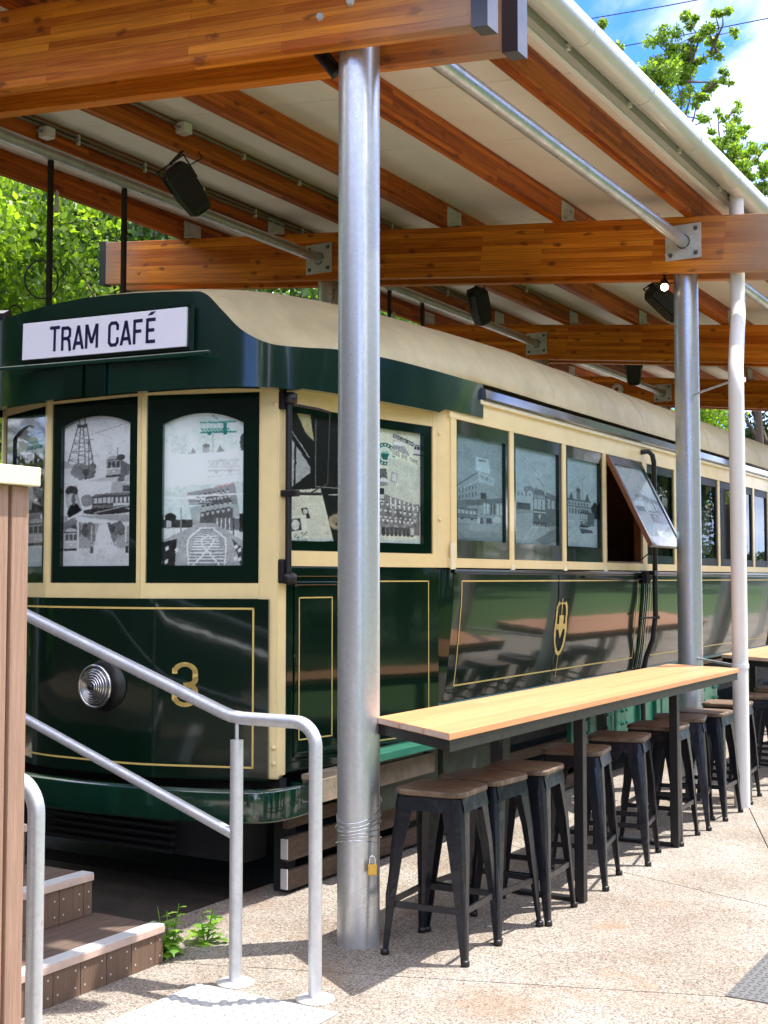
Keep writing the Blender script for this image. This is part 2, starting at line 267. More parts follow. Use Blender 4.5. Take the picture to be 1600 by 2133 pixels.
# ------------------------------------------------------------------ mesh helpers
class MB:
    def __init__(s): s.v = []; s.f = []; s.sm = []
    def add(s, vs, fs, smooth=False):
        o = len(s.v); s.v += [tuple(v) for v in vs]; s.f += [tuple(i+o for i in f) for f in fs]; s.sm += [smooth]*len(fs); return s
    def box(s, x0, x1, y0, y1, z0, z1, m=None, b=0):
        if b:
            bm = bmesh.new(); bmesh.ops.create_cube(bm, size=1)
            for v in bm.verts: v.co = Vector(((x0+x1)/2+v.co.x*(x1-x0), (y0+y1)/2+v.co.y*(y1-y0), (z0+z1)/2+v.co.z*(z1-z0)))
            bmesh.ops.bevel(bm, geom=bm.edges[:], offset=b, segments=2, profile=.6, affect='EDGES')
            bm.verts.index_update(); vs = [v.co.copy() for v in bm.verts]; fs = [[v.index for v in f.verts] for f in bm.faces]; bm.free()
        else:
            vs = [Vector(p) for p in ((x0, y0, z0), (x1, y0, z0), (x1, y1, z0), (x0, y1, z0), (x0, y0, z1), (x1, y0, z1), (x1, y1, z1), (x0, y1, z1))]
            fs = [(0, 3, 2, 1), (4, 5, 6, 7), (0, 1, 5, 4), (1, 2, 6, 5), (2, 3, 7, 6), (3, 0, 4, 7)]
        if m: vs = [m @ v for v in vs]
        return s.add(vs, fs)
    def tube(s, pts, r, n=12, caps=True, closed=False):
        pts = [Vector(p) for p in pts]; k = len(pts); rs = r if isinstance(r, (list, tuple)) else [r]*k
        t0 = (pts[1]-pts[0]).normalized(); up = Vector((0, 0, 1)) if abs(t0.z) < .9 else Vector((1, 0, 0))
        a = t0.cross(up).normalized(); vs = []
        for i, p in enumerate(pts):
            if closed: t = (pts[(i+1) % k]-pts[i-1]).normalized()
            else: t = (pts[min(i+1, k-1)]-pts[max(i-1, 0)]).normalized()
            a = (a-t*a.dot(t)).normalized(); b = t.cross(a)
            for j in range(n):
                q = 2*math.pi*j/n; vs.append(p+(a*math.cos(q)+b*math.sin(q))*rs[i])
        fs = []
        for i in range(k if closed else k-1):
            i2 = (i+1) % k
            for j in range(n): j2 = (j+1) % n; fs.append((i*n+j, i*n+j2, i2*n+j2, i2*n+j))
        s.add(vs, fs, True)
        if caps and not closed:
            s.add(vs[:n], [tuple(range(n))[::-1]]); s.add(vs[-n:], [tuple(range(n))])
        return s
    def lathe(s, prof, n=24, m=None, smooth=True):
        vs = []; 
        for (r, z) in prof:
            for j in range(n): q = 2*math.pi*j/n; vs.append(Vector((r*math.cos(q), r*math.sin(q), z)))
        if m: vs = [m @ v for v in vs]
        fs = []
        for i in range(len(prof)-1):
            for j in range(n): j2 = (j+1) % n; fs.append((i*n+j, i*n+j2, (i+1)*n+j2, (i+1)*n+j))
        s.add(vs, fs, smooth); s.add(vs[:n], [tuple(range(n))[::-1]]); s.add(vs[-n:], [tuple(range(n))]); return s
    def prism(s, poly, d0, d1, m):          # polygon in local xy extruded along local z
        n = len(poly); vs = [m @ Vector((p[0], p[1], d0)) for p in poly]+[m @ Vector((p[0], p[1], d1)) for p in poly]
        fs = [tuple(range(n))[::-1], tuple(range(n, 2*n))]+[(i, (i+1) % n, n+(i+1) % n, n+i) for i in range(n)]
        return s.add(vs, fs)
    def grid(s, rows, smooth=True, closeu=False):
        nr = len(rows); nc = len(rows[0]); vs = [p for r in rows for p in r]
        fs = [(i*nc+j, i*nc+(j+1) % nc, (i+1)*nc+(j+1) % nc, (i+1)*nc+j) for i in range(nr-1) for j in range(nc if closeu else nc-1)]
        return s.add(vs, fs, smooth)
    def build(s, name, m, parent=None, label=None, kind=None, cat=None, group=None, off=None):
        me = bpy.data.meshes.new(name); o0 = Vector((0, 0, 0))
        if parent is not None: o0 = wloc(parent)
        if off is not None: o0 = o0+Vector(off)
        me.from_pydata([(v[0]-o0.x, v[1]-o0.y, v[2]-o0.z) for v in s.v], [], s.f)
        me.polygons.foreach_set('use_smooth', s.sm); me.update()
        return link(name, me, m, parent, label, kind, cat, group, off)
def link(name, me, m, parent=None, label=None, kind=None, cat=None, group=None, loc=None):
    if m is not None and not me.materials: me.materials.append(m)
    o = bpy.data.objects.new(name, me); COL.objects.link(o)
    if parent is not None: o.parent = parent
    if loc is not None: o.location = loc
    for k, v in (('label', label), ('kind', kind), ('category', cat), ('group', group)):
        if v: o[k] = v
    return o
def wloc(o):
    p = Vector(o.location)
    while o.parent is not None: o = o.parent; p = p+Vector(o.location)
    return p
def empty(name, loc, label=None, cat=None, group=None, kind=None):
    o = bpy.data.objects.new(name, None); COL.objects.link(o); o.location = loc; o.empty_display_size = .2
    for k, v in (('label', label), ('kind', kind), ('category', cat), ('group', group)):
        if v: o[k] = v
    return o
def kids(o): return [c for c in bpy.data.objects if c.parent == o]
def copy_tree(o, parent=None, _k=None):
    c = o.copy(); COL.objects.link(c); c.parent = parent
    for ch in kids(o): copy_tree(ch, c)
    return c
def arc(c, r, a0, a1, n, ax, ay):
    return [Vector(c)+Vector(ax)*r*math.cos(a0+(a1-a0)*i/n)+Vector(ay)*r*math.sin(a0+(a1-a0)*i/n) for i in range(n+1)]
def frame(o, u, nrm=None):       # local x = u, y = world z, z = outward normal
    u = Vector(u).normalized(); z = Vector((0, 0, 1)); n = u.cross(z)
    return Matrix(((u.x, z.x, n.x, o[0]), (u.y, z.y, n.y, o[1]), (u.z, z.z, n.z, o[2]), (0, 0, 0, 1)))
def ring(m, rect, hole, d0, d1, mb):   # rectangular frame with a hole (loops of equal length), front at d1
    n = len(rect)
    vs = [m @ Vector((*p, d1)) for p in rect]+[m @ Vector((*p, d1)) for p in hole]+[m @ Vector((*p, d0)) for p in hole]+[m @ Vector((*p, d0)) for p in rect]
    fs = []
    for i in range(n):
        j = (i+1) % n
        fs += [(i, j, n+j, n+i), (n+i, n+j, 2*n+j, 2*n+i), (3*n+i, 3*n+j, j, i)]
    mb.add(vs, fs); return mb

# ------------------------------------------------------------------ 2-D rasteriser for flat prints
FONT = {'A': '0E11111F111111', 'B': '1E11111E11111E', 'C': '0E11101010110E', 'D': '1E11111111111E', 'E': '1F10101E10101F', 'F': '1F10101E101010',
 'G': '0E11101711110F', 'H': '1111111F111111', 'I': '0E04040404040E', 'K': '11121418141211', 'L': '1010101010101F', 'M': '111B1515111111', 'N': '11191513111111',
 'O': '0E11111111110E', 'R': '1E11111E141211', 'S': '0F10100E01011E', 'T': '1F040404040404', 'V': '11111111110A04', 'W': '11111115151B11', 'Y': '11110A04040404',
 '1': '040C040404040E', '9': '0E11110F01020C', '0': '0E13151519110E', '3': '0E11010601110E', ' ': '00000000000000', '.': '0000000000000C', 'U': '1111111111110E', 'P': '1E11111E101010', '2': '0E11010204081F'}
class Can:
    def __init__(s, w, h, col=(.8, .8, .78)):
        w = int(w*1.5); h = int(h*1.5); s.w, s.h = w, h; s.a = np.empty((h, w, 3)); s.a[:] = col
        s.X, s.Y = np.meshgrid((np.arange(w)+.5)/w, (np.arange(h)+.5)/h); s.asp = h/w
    def put(s, m, c, al=1):
        c = np.array(c if hasattr(c, '__len__') else (c, c, c)); s.a[m] = s.a[m]*(1-al)+c*al
    def poly(s, pts, c, al=1):
        ins = np.zeros(s.X.shape, bool); n = len(pts)
        for i in range(n):
            x1, y1 = pts[i]; x2, y2 = pts[(i+1) % n]
            if y1 == y2: continue
            cond = ((y1 > s.Y) != (y2 > s.Y)) & (s.X < (x2-x1)*(s.Y-y1)/(y2-y1)+x1); ins ^= cond
        s.put(ins, c, al)
    def rect(s, x0, y0, x1, y1, c, al=1): s.put((s.X >= x0) & (s.X < x1) & (s.Y >= y0) & (s.Y < y1), c, al)
    def line(s, x0, y0, x1, y1, c, t=.012, al=1):
        A = s.asp; dx, dy = x1-x0, (y1-y0)*A; L2 = dx*dx+dy*dy+1e-9; px, py = s.X-x0, (s.Y-y0)*A
        q = np.clip((px*dx+py*dy)/L2, 0, 1); s.put(np.hypot(px-q*dx, py-q*dy) < t/2, c, al)
    def ell(s, cx, cy, rx, ry, c, al=1): s.put(((s.X-cx)/rx)**2+((s.Y-cy)/ry)**2 < 1, c, al)
    def noise(s, amp, x0=0, y0=0, x1=1, y1=1, cell=1, mono=True):
        m = (s.X >= x0) & (s.X < x1) & (s.Y >= y0) & (s.Y < y1)
        n = RNG.standard_normal((s.h//cell+2, s.w//cell+2)); n = np.kron(n, np.ones((cell, cell)))[:s.h, :s.w]
        s.a[m] = np.clip(s.a[m]+(n[m]*amp)[:, None], .01, .95)
    def quadmap(s, o, ux, uy): return lambda x, y: (o[0]+ux[0]*x+uy[0]*y, o[1]+ux[1]*x+uy[1]*y)
    def text(s, T, o, ux, uy, c):   # o top-left of text; ux = advance per char cell, uy = height vector
        for k, ch in enumerate(T):
            g = FONT.get(ch.upper(), FONT[' ']); 
            for r in range(7):
                b = int(g[2*r:2*r+2], 16)
                for q in range(5):
                    if b >> (4-q) & 1:
                        f = s.quadmap(o, ux, uy); x0 = k+q/6; y0 = r/7
                        s.poly([f(x0, y0), f(x0+1/5.7, y0), f(x0+1/5.7, y0+1/6.8), f(x0, y0+1/6.8)], c)
    def textlines(s, f, x0, y0, x1, y1, n, c, al=.5):
        for i in range(n):
            y = y0+(y1-y0)*i/n; h = (y1-y0)/n*.5; x = x0
            while x < x1-.01:
                l = random.uniform(.03, .1); s.poly([f(x, y), f(min(x+l, x1), y), f(min(x+l, x1), y+h), f(x, y+h)], c, al*random.uniform(.5, 1)); x += l+.015
    def person(s, x, y, k, dark=.12, skin=.6, hat=True):
        s.poly([(x-.5*k, y+2.6*k/s.asp*1.0), (x-.45*k, y+.7*k/s.asp), (x+.45*k, y+.7*k/s.asp), (x+.5*k, y+2.6*k/s.asp)], dark)
        s.ell(x, y, .24*k, .34*k/s.asp, skin)
        if hat: s.ell(x, y-.26*k/s.asp, .32*k, .16*k/s.asp, dark*.8)
    def tram(s, x, y, wd, ht, body, win, dk, n=7):
        s.poly([(x, y+.12*ht), (x+.1*wd, y), (x+.9*wd, y-.03*ht), (x+wd, y+.10*ht), (x+wd, y+.8*ht), (x, y+.8*ht)], body)
        for i in range(n):
            a = x+wd*(.05+.9*i/n); s.rect(a, y+.22*ht, a+wd*.9/n*.7, y+.5*ht, win)
        s.line(x, y+.16*ht, x+wd, y+.12*ht, dk, .012); s.line(x, y+.56*ht, x+wd, y+.56*ht, dk, .01)
        s.line(x, y+.8*ht, x+wd, y+.8*ht, dk, .016); s.ell(x+.25*wd, y+.88*ht, .06*wd, .1*ht, dk); s.ell(x+.7*wd, y+.88*ht, .06*wd, .1*ht, dk)
    def tramfront(s, x, y, wd, ht, body, win, dk):
        s.poly([(x, y+.2*ht), (x+.15*wd, y+.05*ht), (x+.5*wd, y), (x+.85*wd, y+.05*ht), (x+wd, y+.2*ht), (x+wd, y+.85*ht), (x, y+.85*ht)], body)
        s.rect(x, y+.16*ht, x+wd, y+.21*ht, dk)
        for i in range(3): s.rect(x+wd*(.08+.3*i), y+.26*ht, x+wd*(.32+.3*i), y+.52*ht, win)
        s.rect(x, y+.58*ht, x+wd, y+.61*ht, .7); s.ell(x+.5*wd, y+.7*ht, .07*wd, .05*ht, .8); s.rect(x-.03*wd, y+.85*ht, x+1.03*wd, y+.95*ht, dk)
    def mesh(s, name, m, W, H, parent, d=0, crop=None):
        w, h = s.w, s.h
        def fn(c):
            n = RNG.standard_normal((h//c+3, w//c+3)); yy, xx = np.arange(h)/c, np.arange(w)/c; y0, x0 = yy.astype(int), xx.astype(int); fy, fx = (yy-y0)[:, None], (xx-x0)[None]
            g = lambda a, b: n[np.ix_(y0+a, x0+b)]
            return (g(0, 0)*(1-fx)+g(0, 1)*fx)*(1-fy)+(g(1, 0)*(1-fx)+g(1, 1)*fx)*fy
        iy, ix = np.mgrid[0:h, 0:w]; iy = np.clip((iy+fn(3)*.4+fn(9)*.4).round().astype(int), 0, h-1); ix = np.clip((ix+fn(3)*.4+fn(9)*.4).round().astype(int), 0, w-1)
        A = s.a[iy, ix]; A = A*(1+.05*fn(2)+.05*fn(6)+.05*fn(16))[:, :, None]+(.012*fn(3))[:, :, None]
        P = np.clip(A, .01, .95)[::-1]        # row 0 = bottom
        xs = np.linspace(0, W, w+1); ys = np.linspace(0, H, h+1); gx, gy = np.meshgrid(xs, ys)
        c = np.empty((h+1, w+1, 3)); pp = np.pad(P, ((1, 1), (1, 1), (0, 0)), 'edge')
        pp = np.clip((pp-.45)*1.45+.56, .012, .95)
        c = (pp[:-1, :-1]+pp[1:, :-1]+pp[:-1, 1:]+pp[1:, 1:])/4
        o0 = wloc(parent); mm = np.array(m)
        loc = np.stack([gx.ravel(), gy.ravel(), np.full(gx.size, d), np.ones(gx.size)]); wv = (mm @ loc)[:3].T-np.array(o0)
        i = np.arange(h)[:, None]*(w+1)+np.arange(w)[None]; f = np.stack([i, i+1, i+w+2, i+w+1], -1).reshape(-1, 4)
        me = bpy.data.meshes.new(name); npmesh(me, wv, f)
        at = me.attributes.new('ink', 'FLOAT_COLOR', 'POINT'); at.data.foreach_set('color', np.concatenate([c.reshape(-1, 3), np.ones((c.shape[0]*c.shape[1], 1))], 1).ravel())
        return link(name, me, M['print'], parent)
def npmesh(me, v, f):
    k = f.shape[1]; me.vertices.add(len(v)); me.vertices.foreach_set('co', np.ascontiguousarray(v, dtype=np.float32).ravel())
    me.loops.add(f.size); me.loops.foreach_set('vertex_index', f.astype(np.int32).ravel())
    me.polygons.add(len(f)); me.polygons.foreach_set('loop_start', np.arange(0, f.size, k, dtype=np.int32)); me.update(calc_edges=True)

# ================================================================== SETTING
g = MB().box(-400, 400, -400, 600, -1, -.06); g.build('ground', mat('bare_earth', (.045, .034, .024), .95, noise=.5, nscale=4, bump=.5, bscale=30), kind='structure')
lw = MB(); lw.box(.3, 60, -30, 80, -.06, -.01); lw.build('lawn', M['grass'], kind='structure')
pv = MB().box(-3.95, .3, -6, 60, -.055, -.012); pave = pv.build('pavement', M['joint'], kind='structure')
MB().box(-11.5, -6.25, 4.2, 60, -.055, -.004).build('path', mat('pale_bounce', (.42, .38, .32), .9, noise=.3, nscale=9), kind='structure')  # pale strip added behind the tram, unseen, to bounce light onto the ceiling
def clip(poly, a, b, c):   # keep a*x+b*y<=c
    out = []
    for i in range(len(poly)):
        p, q = poly[i], poly[(i+1) % len(poly)]; fp = a*p[0]+b*p[1]-c; fq = a*q[0]+b*q[1]-c
        if fp <= 0: out.append(p)
        if fp*fq < 0: t = fp/(fp-fq); out.append((p[0]+(q[0]-p[0])*t, p[1]+(q[1]-p[1])*t))
    return out
G_ = .0035
def side(p, q, s):   # half plane left(+)/right(-) of p->q with gap
    dx, dy = q[0]-p[0], q[1]-p[1]; l = math.hypot(dx, dy); nx, ny = -dy/l, dx/l; c = nx*p[0]+ny*p[1]
    return (nx, ny, c-G_) if s < 0 else (-nx, -ny, -c-G_)
J1 = ((-2.6, 4.454), (-1.454, 4.867)); J2 = ((-2.436, 6.635), (-1.594, 6.319)); J3 = ((-1.43, 6.26), (-2.337, 8.826)); J4 = ((-4, 13.2), (4, 13.0)); J5 = ((-4, 20), (4, 20))
full = [(-3.95, -6), (.3, -6), (.3, 60), (-3.95, 60)]
for cs in ([(J1, -1), (J2, -1)], [(J1, 1), (J2, -1)], [(J1, -1), (J2, 1)], [(J1, 1), (J2, 1), (J3, 1), (J4, -1)], [(J1, 1), (J2, 1), (J3, -1), (J4, -1)], [(J4, 1), (J5, -1)], [(J5, 1)]):
    P = full
    for (a, b), s_ in cs: P = clip(P, *side(a, b, s_))
    if len(P) > 2: MB().prism(P, -.02, 0, Matrix.Identity(4)).build('slab', M['conc'], pave)

BD = empty('building', (-12, -3, 0), 'unseen dark building added behind the deck to darken reflections in the tram front', 'building')  # added out of view so the dash and front windows mirror dark walls
MB().box(-22, -7.2, -9, .3, 0, 6.4).build('wall', mat('dark_reflected_wall', (.022, .018, .015), .8, noise=.4), BD)
MB().box(-7.2, 3, -9, -6.2, 0, 6.4).build('wing', mat('dark_wing_wall', (.02, .016, .014), .8, noise=.4), BD)
MB().box(-22.3, -6.8, -9.3, .6, 6.4, 6.65).build('roof', M['navy'], BD)
MB().box(-9.5, -5.03, .62, 3.9, .0, .66).build('deck', M['compd'], None, 'raised brown composite deck above the steps, left of the frame', None, 'deck')
# ================================================================== CANOPY
def zb(x): return 4.02-.105*(x+3.5)          # underside of the main beams
SL = math.atan(.105)
CAN = empty('canopy', (-5.6, 9.6, 0), 'open timber shelter with orange laminated beams and white ceiling on galvanised posts', 'canopy')
def slopebox(x0, x1, y0, y1, d0, d1):        # box following the roof fall, d = height above beam underside
    vs = []
    for d in (d0, d1):
        for (x, y) in ((x0, y0), (x1, y0), (x1, y1), (x0, y1)): vs.append((x, y, zb(x)+d))
    return MB().add(vs, [(0, 3, 2, 1), (4, 5, 6, 7), (0, 1, 5, 4), (1, 2, 6, 5), (2, 3, 7, 6), (3, 0, 4, 7)])
FY = [4.76, 9.59, 14.42, 19.25]
HEX = Matrix.Identity(4)
def bolt(mb, p, nrm, r=.014, h=.012):
    nrm = Vector(nrm).normalized(); q = nrm.to_track_quat('Z', 'Y').to_matrix().to_4x4(); m = Matrix.Translation(Vector(p)) @ q
    mb.lathe([(r*1.25, 0), (r*1.25, .003), (r, .003), (r, h), (r*.75, h+.002)], 6, m, False)
wmid = -5.64
for fi, fy in enumerate(FY):
    XR = -2.24 if fi == 0 else -2.15
    for k, (y0, y1) in enumerate(((fy-.19, fy-.105), (fy+.105, fy+.19))):
        bm_ = MB()
        vs = [(x, y, z) for z in (0, .43) for (x, y) in ((-9.0, y0), (XR, y0), (XR, y1), (-9.0, y1))]
        vs = [(x, y, zb(x)+z) for (x, y, z) in vs]
        bm_.add(vs, [(0, 3, 2, 1), (4, 5, 6, 7), (0, 1, 5, 4), (1, 2, 6, 5), (2, 3, 7, 6), (3, 0, 4, 7)])
        c = Vector((wmid, (y0+y1)/2, zb(wmid)+.215)); rot = Matrix.Rotation(SL, 4, 'Y')
        me = bpy.data.meshes.new('beam'); inv = (Matrix.Translation(c) @ rot).inverted()
        me.from_pydata([tuple(inv @ Vector(v)) for v in bm_.v], [], bm_.f); me.update()
        o = link('beam', me, M['beam'], CAN); o.location = c-wloc(CAN); o.rotation_euler = (0, SL, 0)
        bv = o.modifiers.new('b', 'BEVEL'); bv.width = .006; bv.segments = 2
        for xe, s_ in ((XR, 1), (-9.0, -1)):
            e = MB(); a, b = sorted((xe-s_*.07, xe+s_*.006)); 
            e.add([(x, y, zb(x)+d) for d in (-.012, .442) for (x, y) in ((a, y0-.007), (b, y0-.007), (b, y1+.007), (a, y1+.007))], [(0, 3, 2, 1), (4, 5, 6, 7), (0, 1, 5, 4), (1, 2, 6, 5), (2, 3, 7, 6), (3, 0, 4, 7)])
            e.build('end_cap', M['navy'], CAN)
    for cx, ztop in ((-2.98, 4.25), (-6.34, 4.6)):
        c = MB().tube([(cx, fy, -.01), (cx, fy, ztop)], .094, 40)
        co = c.build('column', M['galv'], CAN, off=(cx+5.6, fy-9.6, 0))
        b = MB()
        for dx, dz in ((-.085, .14), (.075, .17)): bolt(b, (cx+dx, fy-.19, zb(cx)+dz), (0, -1, 0), .016, .016)
        b.build('bolt', M['galvd'], CAN)
# purlins, brackets
PX = [-2.93, -4.02, -5.07, -5.95, -6.96, -7.97]
Y0, Y1 = 3.95, 23.5
for i, x in enumerate(PX):
    x1 = x+.088; bays = [Y0]+[y for y in FY[1:]]+[Y1]
    for a, b in zip(bays[:-1], bays[1:]):
        p = slopebox(x, x1, a+.002, b-.002, .432, .632); cx, cy, cz = (x+x1)/2, (a+b)/2, zb(x)+.53
        o = p.build('purlin', M['beam2'], CAN, off=Vector((cx, cy, cz))-Vector(CAN.location))
        bv = o.modifiers.new('b', 'BEVEL'); bv.width = .005; bv.segments = 2
    for fy in FY[1:]:
        if i == 0: continue
        q = MB().box(x1+.002, x1+.010, fy-.22, fy+.03, zb(x1)+.434, zb(x1)+.60)
        q.box(x1+.002, x1+.10, fy-.22, fy+.03, zb(x1)+.432, zb(x1)+.440)
        for yy in (-.16, -.04):
            for zz in (.47, .55): bolt(q, (x1+.010, fy+yy, zb(x1)+zz), (1, 0, 0), .011)
        q.build('bracket', M['galvd'], CAN)
# ceiling panels between joints, and the roof sheet above
ys = [Y0]+[4.65+1.08*i for i in range(0, 18) if 4.65+1.08*i > Y0+.2 and 4.65+1.08*i < Y1]+[Y1]
for a, b in zip(ys[:-1], ys[1:]):
    for j, (xa, xb) in enumerate(((-8.05, -6.0), (-6.0, -4.3), (-4.3, -2.62))):
        slopebox(xa+.002, xb-.002, a+.003, b-.003, .634, .70).build('ceiling_panel', M['ceil'], CAN)
slopebox(-8.1, -2.60, Y0-.05, Y1+.05, .705, .74).build('roof_sheet', mat('zinc_roof_sheet', (.5, .52, .52), .4, .5), CAN)
slopebox(-8.05, -2.6, Y0-.04, Y0-.005, .50, .72).build('front_fascia', M['white'], CAN)
# fascia strip, gutter with joint bands and brackets
zg = 4.535
MB().box(-2.665, -2.62, Y0, Y1, zg-.035, zg+.13).build('fascia_board', M['fascia'], CAN)
MB().box(-2.70, -2.667, Y0, Y1, zg-.045, zg-.012).build('soffit_trim', M['white'], CAN)
def gut(y0, y1, grow=0):
    rows = []
    for y in (y0, y1):
        r = []
        for k in range(13):
            a = math.pi+math.pi*k/12; r.append(Vector((-2.535+(.083+grow)*math.cos(a), y, zg+.045+(.075+grow)*math.sin(a))))
        r = [Vector((-2.618-grow, y, zg+.10))]+r+[Vector((-2.452+grow, y, zg+.085)), Vector((-2.462, y, zg+.098)), Vector((-2.475, y, zg+.085))]
        rows.append(r)
    m_ = MB().grid(rows); m_.add([rows[0][i] for i in range(15)], [tuple(range(15))]); m_.add([rows[1][i] for i in range(15)], [tuple(range(15))[::-1]]); return m_
gt = gut(Y0-.06, Y1+.06).build('gutter', M['gutter'], CAN)
y = Y0+.42
while y < Y1:
    gut(y, y+.012, .003).build('gutter_bracket', M['gutter'], gt)
    MB().box(-2.66, -2.60, y-.012, y+.02, zg-.03, zg+.0).build('bracket_foot', M['gutter'], gt)
    y += .98
# braces with end plates
for tx, tz in ((-2.935, 4.19), (-6.31, 4.505)):
    for fy in FY[1:]:
        t_ = MB().tube([(tx, fy-4.83+.19, tz), (tx, fy-.20, tz)], .047, 20).build('brace_tube', M['galv'], CAN)
        for yy in (fy-.203,):
            pl = MB().box(tx-.14, tx+.14, yy, yy+.012, tz-.135, tz+.135, b=.002).build('mounting_plate', M['galvd'], t_)
            b = MB()
            for dx in (-.1, .1):
                for dz in (-.095, .095): bolt(b, (tx+dx, yy, tz+dz), (0, -1, 0), .015, .014)
            b.tube([(tx, yy-.004, tz), (tx, yy+.001, tz)], .056, 20)
            b.build('bolt', M['boltm'], t_)
        MB().box(tx-.14, tx+.14, fy-4.83+.191, fy-4.83+.20, tz-.135, tz+.135).build('mounting_plate', M['galvd'], t_)
# downpipes with swan neck, clamps
for k, dyy in enumerate((0, 9.66)):
    A = Vector((-2.425, 8.95+dyy, 0)); B = Vector((-2.565, 9.55+dyy, 3.7))
    dp = MB().tube([A, (A.x, A.y, 2.9), (A.x, A.y, 3.0), (A.x-.02, A.y+.07, 3.12), (B.x+.02, B.y-.07, 3.60), B, (B.x, B.y, 3.85), (B.x, B.y, 4.53)], .055, 28).build('downpipe', M['pipe'], CAN)
    for zc in (.985, 3.02):
        yc = A.y if zc < 3 else A.y+.03
        c = MB().tube([(A.x, yc, zc-.015), (A.x, yc, zc+.015)], .060, 28)
        c.build('pipe_clamp', M['white'], dp)
        MB().tube([(A.x-.05, yc+.03, zc), (-2.98+.075, 9.59+dyy-.055, zc+.004)], .009, 8).build('clamp_arm', M['galv'], dp)
# conduits along purlins
for x, zz in ((PX[3]+.10, .60), (PX[4]+.10, .60), (PX[4]+.10, .565)):
    c = MB().tube([(x, 5.0, zb(x)+zz), (x, 13.8, zb(x)+zz)], .011, 8).build('conduit', M['cond'], CAN)
    for q in np.arange(5.4, 13.6, .75): MB().box(x-.02, x+.014, q, q+.02, zb(x)+zz-.03, zb(x)+zz+.014).build('saddle', M['pvc'], c)

# ================================================================== TRAM
XC = -4.775
TR = empty('tram', (XC, 9.5, 0), 'old green and cream tram used as a cafe, black and white pictures in its windows', 'tram')
def part(mb, name, m, label=None, parent=None): return mb.build(name, m, parent or TR, label)
FL = [(-3.785, 5.26), (-4.49, 5.02), (-5.175, 5.02), (-5.80, 5.26)]     # front facets seen from above
B0 = (-3.56, 6.55)
PU = Vector((B0[0]-FL[0][0], B0[1]-FL[0][1], 0)).normalized()
ZS, ZT = 1.576, 2.567
def facet(a, b): # viewer's left -> right
    u = Vector((b[0]-a[0], b[1]-a[1], 0)); return frame((a[0], a[1], 0), u), u.length
FAC = [facet(FL[1], FL[0]), facet(FL[2], FL[1]), facet(FL[3], FL[2])]
# cream front framing and dash
cf = MB()
for m_, Lf in FAC:
    cf.box(0, Lf, ZS-.08, ZS, -.05, .012, m_); cf.box(0, Lf, ZT, 2.66, -.05, .010, m_)
    cf.box(0, .026, ZS, ZT, -.05, .012, m_); cf.box(Lf-.026, Lf, ZS, ZT, -.05, .012, m_)
part(cf, 'front_framing', M['cream'])
m0, L0 = FAC[0]
cp = MB().box(L0-.10, L0+.012, .58, 2.60, -.09, .014, m0, b=.012)
cp.box(-.012, .05, .60, 2.60, -.03, .012, frame((FL[0][0], FL[0][1], 0), PU))
part(cp, 'corner_post', M['cream'])
bp_ = MB()
for i in range(3): bp_.lathe([(.012, 0), (.012, .006), (.006, .009)], 10, m0 @ Matrix.Translation((L0-.012, (.66, .74, 2.5)[i], .012)))
part(bp_, 'screw', M['cream'])
offs = .024; mB, LB = FAC[1]; mC, LC = FAC[2]
def dashpath():
    m_, Lf = FAC[0]; e0 = m_ @ Vector((Lf-.036, 0, 0)); P = [Vector((e0.x, e0.y, 0))]
    pts = [Vector((e0.x, e0.y, 0)), Vector((*FL[1], 0)), Vector((*FL[2], 0)), Vector((*FL[3], 0))]
    for k in (1, 2):
        A, C, B = pts[k-1], pts[k], pts[k+1]; p = C+(A-C).normalized()*.16; q = C+(B-C).normalized()*.16
        P += [p*(1-t)**2+C*2*t*(1-t)+q*t*t for t in [i/8 for i in range(9)]]
    P.append(pts[3]); return P
DP = dashpath()
def doff(P, d):
    out = []
    for i, p in enumerate(P):
        t = (P[min(i+1, len(P)-1)]-P[max(i-1, 0)]).normalized(); out.append(p+Vector((-t.y, t.x, 0))*d)
    return out
D1, D0 = doff(DP, offs+.012), doff(DP, -.02)
dash = MB(); zt_, zb_ = ZS-.082, .575
dash.grid([[p+Vector((0, 0, zb_)) for p in D1], [p+Vector((0, 0, zt_)) for p in D1]])
dash.grid([[p+Vector((0, 0, zt_)) for p in D1], [p+Vector((0, 0, zt_)) for p in D0]], False); dash.grid([[p+Vector((0, 0, zb_)) for p in D0], [p+Vector((0, 0, zb_)) for p in D1]], False)
dash.add([D1[0]+Vector((0, 0, zb_)), D1[0]+Vector((0, 0, zt_)), D0[0]+Vector((0, 0, zt_)), D0[0]+Vector((0, 0, zb_))], [(0, 1, 2, 3)])
part(dash, 'dash_panel', M['green'])
pin = MB(); zt, zl = 1.446, .64
def stripe(mb, m_, pts, d, t=.007):     # closed outline on a local plane
    n = len(pts)
    for i in range(n):
        a, b = Vector((*pts[i], 0)), Vector((*pts[(i+1) % n], 0)); u = (b-a).normalized(); nrm = Vector((-u.y, u.x, 0))*t/2; a2 = a-u*t/2; b2 = b+u*t/2
        mb.add([m_ @ Vector((p.x, p.y, d)) for p in (a2-nrm, b2-nrm, b2+nrm, a2+nrm)], [(0, 1, 2, 3)])
PS = doff(DP, offs+.0135); st0 = PS[0]+(PS[1]-PS[0]).normalized()*.075; PS = [st0]+PS[1:]
for z in (zt, zl): pin.grid([[p+Vector((0, 0, z-.005)) for p in PS], [p+Vector((0, 0, z+.005)) for p in PS]], False)
u_ = (PS[1]-PS[0]).normalized()*.010
pin.add([PS[0]+Vector((0, 0, zl-.005)), PS[0]+u_+Vector((0, 0, zl-.005)), PS[0]+u_+Vector((0, 0, zt+.005)), PS[0]+Vector((0, 0, zt+.005))], [(0, 1, 2, 3)])
part(pin, 'pinstripe', M['gold'])
